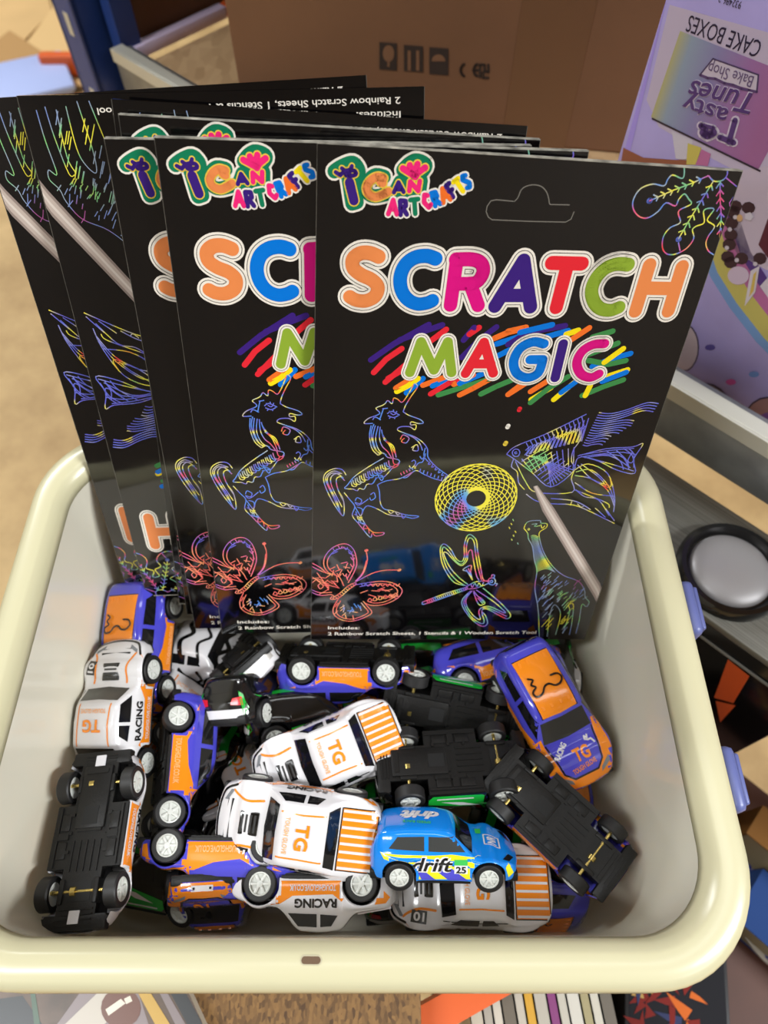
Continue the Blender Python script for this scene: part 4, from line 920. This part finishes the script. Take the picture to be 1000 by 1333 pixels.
def tyre_mesh():
    mb = MB(); r = WR; mb.lathe([(r*.70, -3.1), (r*.93, -3.1), (r, -2.5), (r, 2.5), (r*.93, 3.1), (r*.70, 3.1), (r*.66, 2.6), (r*.66, -2.6), (r*.70, -3.1)], 26, 'y'); return mb.mesh('tyre', K_tyre, .001, angle=35)
def hub_mesh(m):
    mb = MB(); r = WR*.70
    mb.lathe([(0, -2.4), (r, -2.4), (r, 2.7), (r*.86, 2.9), (r*.80, 2.4), (r*.80, 1.7), (0, 1.7)], 24, 'y')
    for k in range(6):
        a = k*math.pi/3; M = Matrix.Rotation(a, 4, 'Y'); mb.box(r*.2, r*.84, 1.6, 2.6, -.62, .62, 0, .2, M)
    mb.lathe([(0, 2.9), (r*.26, 2.8), (r*.30, 1.6)], 12, 'y'); return mb.mesh('hub', m, .001, angle=35)
ME_tyre = tyre_mesh(); ME_hub = hub_mesh(K_hub); ME_hubg = hub_mesh(K_hubg)
def chassis_mesh():
    mb = MB(); st = []
    for x in np.linspace(-L2+.8, L2-.8, 60):
        w = plan(x)-.7
        for wx in WX:
            if abs(x-wx) < 8.8: w = 9.2
        st.append((x, w))
    poly = [(x, w) for x, w in st]+[(x, -w) for x, w in st[::-1]]
    # plate in strips so that it stays well shaped
    for (x, w), (x2, w2) in zip(st, st[1:]):
        a = min(w, w2) if abs(w-w2) > 3 else None
        q = [(x, a or w), (x2, a or w2), (x2, -(a or w2)), (x, -(a or w))]; mb.prism(q, 4.0, 7.5)
    mb.box(-13, 13, -16.4, 16.4, 7, 9)
    mb.box(-34, 34, -9, 9, 7, 14)                                   # inner trough behind the wheels
    for x in WX: mb.box(x-9, x+9, -9.2, 9.2, 5, 15)
    mb.box(-31, -3, -7.2, 7.2, 2.7, 4.1, 0, .4)                       # motor cover
    mb.box(-3.2, -1.8, -6, 6, 3.2, 4.1); mb.box(-29.5, -27.5, -5.5, 5.5, 2.3, 2.9)
    for y in (-6.5, -3.2, 0, 3.2, 6.5): mb.box(2, 15, y-.35, y+.35, 3.4, 4.1)
    for x, y in ((-6, 12), (6, 12), (-6, -12), (6, -12)): mb.box(x-3.6, x+3.6, y-2.2, y+2.2, 3.3, 4.1, 0, .3)
    for s in (-1, 1):
        mb.box(-13, 13, s*15.2-.5, s*15.2+.5, 3.2, 4.2); mb.box(-1.5, 1.5, s*9.5, s*14.5, 3.0, 4.1)
        for k in range(3): mb.box(-10+8*k, -8.6+8*k, s*8.2, s*10.2, 3.2, 4.1)
    for x in np.linspace(30, 36, 4): mb.box(x-.3, x+.3, -8, 8, 3.5, 4.1)
    for x in np.linspace(-36, -33, 3): mb.box(x-.3, x+.3, -8, 8, 3.5, 4.1)
    for x in (35.2, -35.2): mb.box(x-3.2, x+3.2, -(plan(x))+.4, plan(x)-.4, 3.9, 8.6, 0, .8)
    for y in (-8.2, 8.2): mb.box(18, 28, y-1.1, y+1.1, 2.9, 8, 0, .4); mb.box(-27, -19, y-.9, y+.9, 2.8, 8, 0, .4)
    return mb.mesh('chassis', K_und, .001, angle=35)
ME_ch = chassis_mesh()
M_slot = mat('slot black', (8, 8, 8), .7)
mb = MB(); mb.box(-12.5, -4.5, -3.6, 3.6, 2.55, 2.75); ME_slot1 = mb.mesh('motor_slot', M_slot, .001)
mb = MB(); mb.box(19.2, 27, -5.6, 5.6, 3.85, 3.98); ME_slot2 = mb.mesh('axle_slot', M_slot, .001); ME_slot = None
mb = MB(); mb.lathe([(0, -15), (.9, -15), (.9, 15), (0, 15)], 10, 'y'); mb.lathe([(.9, -1.2), (2.2, -1.2), (2.2, 1.2), (.9, 1.2)], 12, 'y', (0, 2.5, 0)); ME_axle = mb.mesh('axle', K_axle, .001, angle=40)
mb = MB(); mb.box(-2.6, 2.6, -2.5, 2.5, 3.1, 3.75, 0, .15); ME_stick = mb.mesh('paper_sticker', K_stick, .001)

def ttext(txt, c, w, h, rot=0.0, off=.012, shear=0.0):
    """text triangles centred on c, w wide, cap height h, turned by rot degrees"""
    v, f, tw = text2d(txt, off, shear); a = math.radians(rot); ca, sa = math.cos(a), math.sin(a); sx = w/tw; sy = h/.69; out = []
    for x, y in v:
        X, Y = (x-tw/2)*sx, (y-.345)*sy; out.append((c[0]+X*ca-Y*sa, c[1]+X*sa+Y*ca))
    return out, f
def rect(x0, x1, y0, y1): return [(x0, y0), (x1, y0), (x1, y1), (x0, y1)]
def strokes(st, w, seg=8):
    out = []
    for s in st: out += ribbon2d(s, w, True, seg)
    return out
SNAKE = [catmull([(-2, 4.6), (-3.5, 4.0), (-3.2, 2.6), (-1.2, 3.0), (-.2, 1.8), (-2.2, .6), (-3.0, -.6), (-1.4, -1.6), (.6, -1.0), (2.0, .2), (3.4, -.4), (3.6, -2.2), (2.4, -3.4)], 4)]
SNK = [(-38,-30),(-28,-22),(-38,-12),(-30,-2),(-44,8),(-40,22),(-22,20),(-8,6),(6,4),(18,14),(34,14),(46,2),(40,-12),(22,-14)]
BOX_EDGE = lambda x0, x1, y0, y1: [[(x0, y0), (x1, y0), (x1, y1), (x0, y1), (x0, y0)]]

def make_car(kind):
    shape = {'W': 'rally', 'P': 'hatch', 'B': 'hatch', 'G': 'hatch', 'Z': 'rally'}[kind]
    base = {'W': K_white, 'P': K_pur, 'B': K_blue, 'G': K_black, 'Z': K_white}[kind]
    root = bpy.data.objects.new('toy_car', None); COL.objects.link(root); root.empty_display_size = .01
    me = BODY[shape].mesh('body_shell', [base], .001, angle=38); body = obj('body_shell', me, root)
    ch = obj('chassis', ME_ch, root); obj('motor_slot', ME_slot1, ch); obj('axle_slot', ME_slot2, ch)
    for x in WX:
        o = obj('axle', ME_axle, ch); o.location = (x*.001, 0, WZ*.001*.62)
        for s in (1, -1):
            w = obj('wheel', ME_tyre, root); w.location = (x*.001, s*.0160, WZ*.001)
            h = obj('hub', ME_hub if kind != 'B' else ME_hub, w)
            if s < 0: w.rotation_euler = (0, 0, math.pi)
    if kind == 'W':
        for x in (33.2, -33.6): o = obj('paper_sticker', ME_stick, ch); o.location = (x*.001, 0, 0)
    def D(name, m, side, polys=None, tri=None, lift=.12, parent=None, step=2.2):
        return obj(name, decal(shape, side, polys, tri, lift, step).mesh(name, m, .001, smooth=True), parent or root)
    def both(name, m, polys, lift=.12, step=2.2):
        for s in ('left', 'right'): D(name, m, s, polys, None, lift, None, step)
    def side_text(name, m, txt, c, w, h, lift=.24, off=.012, shear=0.0):
        D(name, m, 'right', None, ttext(txt, c, w, h, 0, off, shear), lift)
        v, f = ttext(txt, (0, 0), w, h, 0, off, shear); D(name, m, 'left', None, ([(c[0]-x, c[1]+y) for x, y in v], f), lift)
    if shape == 'rally':
        D('windscreen', K_win, 'top', [[(13.6, -13.2), (14.6, 0), (13.6, 13.2), (7.6, 11.8), (8.2, 0), (7.6, -11.8)]])
        D('rear_window', K_win, 'top', [[(-15.2, -11.6), (-15.2, 11.6), (-19.6, 13.6), (-19.9, 0), (-19.6, -13.6)]])
        both('side_window', K_win, [[(10.0, 19.2), (5.5, 24.6), (-3, 25.0), (-3, 19.6)]]); both('side_window', K_win, [[(-4.6, 19.7), (-4.6, 24.9), (-9.5, 24.6), (-12.4, 20.2)]])
    else:
        D('windscreen', K_win, 'top', [[(14.6, -13.6), (15.6, 0), (14.6, 13.6), (6.0, 11.9), (6.6, 0), (6.0, -11.9)]])
        D('rear_window', K_win, 'rear', [[(-10.5, 20.5), (10.5, 20.5), (9.2, 26.2), (-9.2, 26.2)]])
        both('side_window', K_win if kind != 'B' else K_dk, [[(11.0, 20.0), (5.0, 26.6), (-8, 27.0), (-8, 20.4)]]); both('side_window', K_win if kind != 'B' else K_dk, [[(-10.2, 20.5), (-10.2, 27.0), (-24, 26.6), (-28.5, 21.2)]])
    if kind == 'W':
        mb = MB(); mb.box(17.6, 26.6, -5.2, 5.2, 15.0, 18.0, 0, .5); sc = obj('bonnet_scoop', mb.mesh('bonnet_scoop', K_black, .001, angle=40), root)
        for k in range(4): mb = MB(); mb.box(18.8+2*k, 19.8+2*k, -3.9, 3.9, 17.9, 18.4, 0, .15); obj('scoop_slat', mb.mesh('scoop_slat', mat('scoop slat', (52, 52, 52), .3) if k == 0 and 'scoop slat' not in bpy.data.materials else bpy.data.materials['scoop slat'], .001), sc)
        D('roof_lettering', K_or, 'top', None, ttext('TG', (-4.6, 0), 11, 5.6, 90, .035), .5); D('roof_lettering', K_dor, 'top', None, ttext('TOUGH GLOVE', (2.6, 0), 15.5, 2.0, 90, .02), .5)
        D('roof_stripe', K_or, 'top', strokes([[(6, 9.6), (-4, 9.3), (-14, 9.8)], [(6, -9.6), (-4, -9.3), (-14, -9.8)]], .7), None, .2)
        bed = D('bed_panel', K_or, 'top', [rect(-37.0, -20.8, -13.2, 13.2)], None, .25)
        for k in range(8):
            y = -12.2+3.486*k; mb = MB(); mb.box(-36.4, -21.2, y-.55, y+.55, 16.2, 19.0); 
            for i, v in enumerate(mb.v): mb.v[i] = (v[0], v[1], SHAPES[shape]['roof'](v[0])+(1.55-.0028*v[1]*v[1] if v[2] > 17 else -.6))
            obj('bed_rib', mb.mesh('bed_rib', K_white, .001), bed)
        D('bed_border', K_black, 'top', strokes(BOX_EDGE(-37.2, -20.6, -13.4, 13.4), .5), None, .3)
        for s in (1, -1):
            D('bonnet_stripe', K_or, 'top', strokes([catmull([(16.5, s*10.5), (24, s*9.8), (29, s*11.4), (31.5, s*13.0)], 4)], 1.1), None, .2)
            D('headlight', K_lamp, 'top', [[(34.2, s*8.2), (36.0, s*8.0), (33.2, s*13.0), (31.2, s*13.4)]], None, .2)
        bd = D('number_badge', K_black, 'top', [[(21.5, 15.4), (28.2, 12.2), (31.0, 15.9), (24.6, 17.4)] if False else [(20.5, 10.8), (27.5, 10.0), (28.2, 15.2), (21.0, 16.2)]], None, .25)
        D('number', K_white, 'top', None, ttext('01', (24.3, 13.0), 5.0, 3.4, 174, .03), .4, bd)
        both('side_stripe', K_or, [[(31.0, 14.6), (20, 13.2), (13.6, 15.4), (8, 12.2), (-10, 11.6), (-14.2, 14.6), (-17, 10.5), (-13.6, 6.2), (13.4, 6.2), (15.8, 12.0), (22, 16.2)]]); both('side_stripe', K_or, [[(-31.5, 9), (-36, 13), (-34, 15.4), (-29, 15.8)]])
        side_text('side_lettering', K_black, 'RACING', (-2.5, 15.2), 19, 3.3, .3, .04); side_text('web_lettering', K_white, 'TOUGHGLOVE.CO.UK', (-1, 9.0), 21, 2.3, .3, .02)
        D('front_trim', K_black, 'top', strokes([catmull([(30.5, 15.6), (36.5, 11.5), (38.3, 0), (36.5, -11.5), (30.5, -15.6)], 6)], 1.0), None, .2)
        D('side_line', K_black, 'top', strokes([[(13, 14.6), (-2, 15.2), (-16, 15.0)]], .4), None, .2)
    if kind == 'P':
        rp = D('roof_panel', K_or, 'top', [[(4.5, -9.6), (5.2, 0), (4.5, 9.6), (-26.5, 10.2), (-26.5, -10.2)]], None, .2)
        for y in (-7.2, -2.6, 2.6, 7.2):
            mb = MB(); mb.box(-25.5, 1.5, y-.7, y+.7, 29, 30.4)
            for i, v in enumerate(mb.v): mb.v[i] = (v[0], v[1], SHAPES[shape]['roof'](v[0])+(1.35 if v[2] > 29.5 else -.6)-abs(y)*.04)
            obj('roof_rib', mb.mesh('roof_rib', K_or, .001), rp)
        D('roof_border', K_black, 'top', strokes(BOX_EDGE(-26.8, 4.6, -10.0, 10.0), .45), None, .18)
        D('snake_print', K_black, 'top', strokes([catmull([(-10+.19*b, .19*a) for a, b in SNK], 4)], 1.0), None, 1.5)
        D('bonnet_trim', K_black, 'top', strokes([[(15.5, -13.2), (31.0, -10.6), (34.6, -6.5), (34.6, 6.5), (31.0, 10.6), (15.5, 13.2)]], .8), None, .2)
        for s in (1, -1):
            D('wing_stripe', K_or, 'top', [[(12, s*14.2), (16, s*13.8), (31.0, s*11.2), (35.0, s*6.8), (38.2, s*6.0), (37.6, s*12.5), (30, s*17.6), (12, s*17.8)]], None, .18); D('headlight', K_lamp, 'top', [[(34.6, s*8.4), (36.6, s*7.8), (33.6, s*13.6), (30.8, s*14.0)]], None, .3)
        D('nose_stripe', K_or, 'top', [[(35.0, -7.2), (35.0, 7.2), (38.6, 6.6), (38.6, -6.6)]], None, .16)
        D('bonnet_lettering', K_or, 'top', None, ttext('TG', (25.2, 1.6), 8.6, 5.6, 90, .04), .45); D('bonnet_lettering', K_or, 'top', None, ttext('TOUGH GLOVE', (31.0, .4), 13.5, 2.2, 96, .02), .45); D('bonnet_lettering', K_white, 'top', None, ttext('RACING', (20.4, -7.6), 9.5, 2.7, 128, .04), .45)
        D('bonnet_mark', K_white, 'top', strokes([[(18.5, 8.6), (20, 8), (18.6, 7), (20.2, 6.6), (21, 8), (21, 9.6), (23, 10.4)]], .9), None, .3)
        both('side_stripe', K_or, [[(38, 11.5), (33, 15.8), (20, 17.2), (10, 17.6), (1, 14.4), (-11, 13.0), (-16.5, 15.6), (-30.5, 18.4), (-17, 11.8), (-13.4, 5.8), (13.4, 5.8), (16, 12.8), (23, 16.0), (31.2, 12.6), (33, 6.5), (38, 7.5)]])
        side_text('web_lettering', K_dor, 'TOUGHGLOVE.CO.UK', (-1, 8.8), 22, 2.6, .3, .03)
        D('bumper_stripe', K_or, 'front', [[(-15, 7.4), (15, 7.4), (13.6, 12.2), (-13.6, 12.2)]], None, .15); pt = D('number_plate', K_white, 'front', [rect(-5, 5, 8.6, 11)], None, .3); D('plate_screw', K_black, 'front', [rect(-4.2, -3.3, 9.3, 10.3), rect(3.3, 4.2, 9.3, 10.3)], None, .4, pt)
        D('bumper_stripe', K_or, 'rear', [[(-14, 8), (14, 8), (13, 11.6), (-13, 11.6)]], None, .15)
        for s in (1, -1): D('tail_light', K_or, 'rear', [[(s*8.6, 13.4), (s*13.4, 13.4), (s*12.4, 18.6), (s*9.4, 17.2)]], None, .2)
    if kind == 'B':
        both('side_stripe', K_yel, [[(36, 9), (33.4, 14.6), (31.6, 12.6), (33.2, 7.2)]]); both('side_stripe', K_yel, [[(14, 7), (19, 17.2), (4, 19.2), (-6, 18.6), (-33, 19.0), (-31, 16.4), (-12, 13.6), (-13, 6.2)]])
        both('side_flash', K_pur, [[(12.6, 6), (2.5, 6), (-8, 14.6), (4, 12.6)]], .2); both('side_flash', K_pur, [[(-4, 6), (-11.5, 6), (-13.5, 10.5), (-9, 10.2)]], .2); both('side_flash', K_blue, [[(-14, 17.6), (-30, 18.2), (-20, 16.2), (2, 15.2), (14, 12.8), (10, 16)]], .2)
        for m, of, l in ((K_white, .075, .3), (K_black, .02, .42)): side_text('side_lettering', m, 'drift', (-6.0, 14.4), 21, 6.4, l, of, .25)
        both('number_badge', K_white, [rect(5.2, 12, 10.0, 16.6)], .34); both('badge_top', K_lime, [rect(5.2, 12, 14.4, 17.0)], .4); side_text('number', K_black, '25', (8.6, 12.1), 5.2, 3.2, .5, .03)
        D('roof_lettering', K_white, 'top', None, ttext('drift', (-12.5, 1.5), 21, 7.0, 86+90, .05, .3), .3); D('roof_flash', K_lime, 'top', None, ttext('SPEED RACE', (-14, -5.5), 15, 2.0, 176, .02), .34)
        D('bonnet_badge', K_white, 'top', strokes([[(22, -5), (22, 4), (30, 4), (30, -5), (22, -5)]], .7), None, .3); D('bonnet_lettering', K_white, 'top', None, ttext('NR', (26, -.5), 6.8, 4.4, 90, .03), .34); D('bonnet_flash', K_lime, 'top', [rect(18, 21, 5.5, 10.5)], None, .3)
        for s in (1, -1): D('headlight', K_win, 'top', [[(34.0, s*7.6), (36.8, s*7.2), (33.8, s*13.6), (30.4, s*14.0)]], None, .3)
    if kind == 'G':
        both('side_stripe', K_green, [[(37, 10), (30, 15.6), (10, 17.4), (-14, 12.6), (-31, 18.2), (-14, 8.2), (-12, 6), (12, 6), (20, 15.4), (31, 11)]]); both('side_flash', K_white, [[(12, 15.4), (2, 14.4), (-8, 10.2), (3, 11.4)]], .24)
        for s in (1, -1):
            D('roof_stripe', K_green, 'top', [[(4, s*4.0), (4, s*9.6), (-28, s*10.6), (-30, s*7.6), (-12, s*5.8)]], None, .2); D('bonnet_stripe', K_green, 'top', [[(16, s*5), (16, s*12.6), (33, s*9.8), (36, s*4.4)]], None, .2)
            D('tail_light', K_red, 'rear', [[(s*6.8, 14.2), (s*13.2, 13.6), (s*12.4, 18.0), (s*7.6, 17.4)]], None, .25); D('headlight', K_lamp, 'top', [[(34.6, s*8.4), (36.6, s*7.8), (33.6, s*13.6), (30.8, s*14.0)]], None, .3)
            D('rear_stripe', K_green, 'rear', [[(s*13.4, 8), (s*15.4, 12), (s*13.0, 19.0), (s*10.6, 21.0), (s*12.6, 13)]], None, .2)
        D('rear_bumper', K_white, 'rear', [[(-13.6, 7.4), (13.6, 7.4), (14.2, 11.8), (-14.2, 11.8)]], None, .2)
        both('web_lettering', K_white, [rect(-10, 8, 7.4, 8.2)], .3)
    if kind == 'Z':
        r2 = random.Random(5)
        for k in range(7):
            x = -33+10.6*k; D('zebra_stripe', K_black, 'top', strokes([catmull([(x, -15), (x+3, -8), (x-1, -1), (x+4, 6), (x+1, 15)], 4)], 2.6 if k % 2 else 1.7), None, .25)
            both('zebra_stripe', K_black, strokes([catmull([(x+1, 16.5), (x-2, 12), (x+2, 8.5)], 4)], 1.9), .2)
        D('rear_bumper', K_steel, 'rear', [[(-12.6, 7.4), (12.6, 7.4), (12.6, 11.4), (-12.6, 11.4)]], None, .2)
        D('front_bumper', K_black, 'front', [[(-13.6, 7.4), (13.6, 7.4), (12, 10.4), (-12, 10.4)]], None, .2)
        both('side_stripe', K_or, [[(13, 6.2), (-13, 6.2), (-11, 7.8), (11, 7.8)]], .24)
    return root
PROTO = {k: make_car(k) for k in 'WPBGZ'}
USED = set()
def place(kind, u, v, z, head, up, label, sc=1.0, dz=13.0):
    """centre of the car seen at pixel (u, v) at height z (m, from the rim); head = heading in degrees or a vector; up = roof direction"""
    z1 = z-(.030 if (u, v) != (127, 1096) else .015); sc *= (.32-z1)/(.32-z); z = z1
    c = at_z(u, v, z); up = Vector(up).normalized()
    f = Vector((math.cos(math.radians(head)), math.sin(math.radians(head)), 0)) if not isinstance(head, tuple) else Vector(head)
    f = (f-up*f.dot(up)).normalized(); l = up.cross(f); M = Matrix.Identity(4)
    for i, q in enumerate((f, l, up)): M[0][i], M[1][i], M[2][i] = q
    M.translation = c - up*(dz*.001*sc)
    if sc != 1.0: M = M @ Matrix.Scale(sc, 4)
    sh = Vector()
    for x in (-38.5, 38.5):
        for y in (-18.6, 18.6):
            for zz in (1, 27):
                q = M @ Vector((x*.001*(1 if zz == 1 else .85), y*.001*(1 if zz == 1 else .75), zz*.001))
                d = .0182+.0033*max(0, (RZ-.03-q.z))/.126+.0008
                for ax, lo, hi in ((0, TX0+d, TX1-d), (1, TY0+d, TY1-d)):
                    if q[ax] < lo: sh[ax] = max(sh[ax], lo-q[ax])
                    if q[ax] > hi: sh[ax] = min(sh[ax], hi-q[ax])
                if q.z < RZ-.1705: sh.z = max(sh.z, RZ-.1705-q.z)
    if sh.length > .004: print('SHIFT', kind, u, v, tuple(round(k_*1000, 1) for k_ in sh))
    M.translation += sh
    o = PROTO[kind] if kind not in USED else copy_tree(PROTO[kind]); USED.add(kind)
    o.matrix_world = M; tag(o, label, 'toy car', 'toy cars heaped in the tub'); return o
CARS = [
 # kind, u, v, z, heading, up, label
 ('P', 174, 842, -.062, -96, (-.38, -.22, .90), 'violet toy car with orange snake roof against the far left wall of the tub'),
 ('W', 146, 932, -.046, 85, (-.36, -.26, .90), 'white and orange toy car, roof up, by the left wall of the tub'),
 ('W', 127, 1096, -.046, (.07, -.99, -.07), (.16, -.06, -.98), 'overturned black-bottomed toy car with white stickers in the near left corner'),
 ('P', 232, 1004, -.062, -83, (.88, .05, -.42), 'violet and orange toy car on its side beside the left white car'),
 ('Z', 242, 848, -.085, 170, (.1, .4, .9), 'black and white striped toy car tucked below the pack edge at the left'),
 ('W', 240, 905, -.090, 60, (.3, -.2, .9), 'half-buried white toy car below the striped one at the left'),
 ('Z', 312, 862, -.086, (-.45, .45, -.77), (.55, -.55, -.62), 'overturned striped toy car showing its silver bumper'),
 ('G', 336, 910, -.084, (.35, .35, -.85), (-.1, .9, .35), 'black and green toy car with red tail lights facing up'),
 ('G', 408, 926, -.085, 20, (0, .75, .6), 'green and black toy car on its side between the white cars and the packs'),
 ('P', 452, 870, -.070, -5, (0, -.75, -.65), 'overturned violet and orange toy car right under the front pack'),
 ('P', 642, 862, -.086, 15, (-.25, .90, .32), 'violet toy car tilted on its side under the front pack, wheel outward'),
 ('W', 632, 910, -.098, 250, (.3, .2, .9), 'half-hidden orange and white toy car behind the large violet car'),
 ('P', 722, 925, -.050, -66, (-.06, -.02, 1), 'violet toy car, roof up with orange snake panel, by the right wall'),
 ('G', 738, 880, -.092, 95, (-.3, 0, .9), 'black and green toy car wedged behind the large violet car at the right'),
 ('W', 756, 935, -.090, 80, (-.25, 0, .95), 'white toy car mostly hidden beneath the large violet car at the right'),
 ('G', 588, 924, -.072, -13, (.08, .62, -.76), 'overturned black toy car with a green side strip under the front pack'),
 ('G', 588, 1002, -.058, 4, (0, -.32, -.94), 'overturned black toy car in the middle of the heap above the blue car'),
 ('P', 728, 1068, -.054, -44, (.05, .05, -1), 'overturned black-bottomed toy car near the right wall with brass axles', .95),
 ('W', 428, 982, -.054, 203, (.05, -.25, .95), 'white toy car with TG roof lying slanted in the centre of the heap'),
 ('W', 387, 1078, -.038, 172, (-.05, -.34, .93), 'white toy car numbered 01, roof up, topmost at the centre front'),
 ('B', 576, 1103, -.040, -3, (0, .80, .60), 'bright blue drift toy car with yellow flashes at the front', .86),
 ('W', 612, 1172, -.062, 179, (0, -.06, 1), 'white toy car, roof up, along the front wall below the blue car'),
 ('P', 670, 1182, -.100, 180, (0, -.95, .3), 'violet toy car on its side in the near right corner'),
 ('W', 408, 1180, -.060, 180, (0, -.98, -.12), 'white toy car on its side along the front wall, RACING upside down'),
 ('P', 292, 1117, -.058, 174, (0, -.97, -.10), 'orange and violet toy car on its side in front of the sticker-bottomed car'),
 ('P', 280, 1188, -.083, (.03, -.10, .98), (.05, -.98, -.1), 'toy car standing nose up with an orange bumper at the front wall'),
 ('G', 205, 1188, -.092, 150, (-.1, .75, .6), 'black and green toy car in the near left corner beneath the overturned car'),
 # deeper in the heap
 ('G', 268, 1020, -.105, 70, (-.5, .1, .8), 'green and black toy car deep in the heap under the left cars'),
 ('W', 318, 1010, -.108, 30, (.2, .3, .9), 'white toy car deep between the left and centre cars'),
 ('P', 468, 916, -.104, -20, (.2, -.5, .8), 'orange and violet toy car deep under the overturned violet car'),
 ('G', 690, 985, -.106, 35, (0, .2, .95), 'green toy car deep under the large violet car'),
 ('G', 650, 1085, -.106, 70, (.1, .3, .9), 'dark green toy car deep beneath the blue car'),
 ('P', 760, 1040, -.104, -80, (.3, 0, .95), 'orange fronted toy car deep against the right wall'),
 ('G', 505, 1160, -.108, 95, (0, .3, .95), 'green toy car between the two white cars along the front wall'),
 ('G', 566, 868, -.106, 5, (0, 0, 1), 'dark toy car lying low right under the front pack edge'),
]
for a in CARS: place(*a)
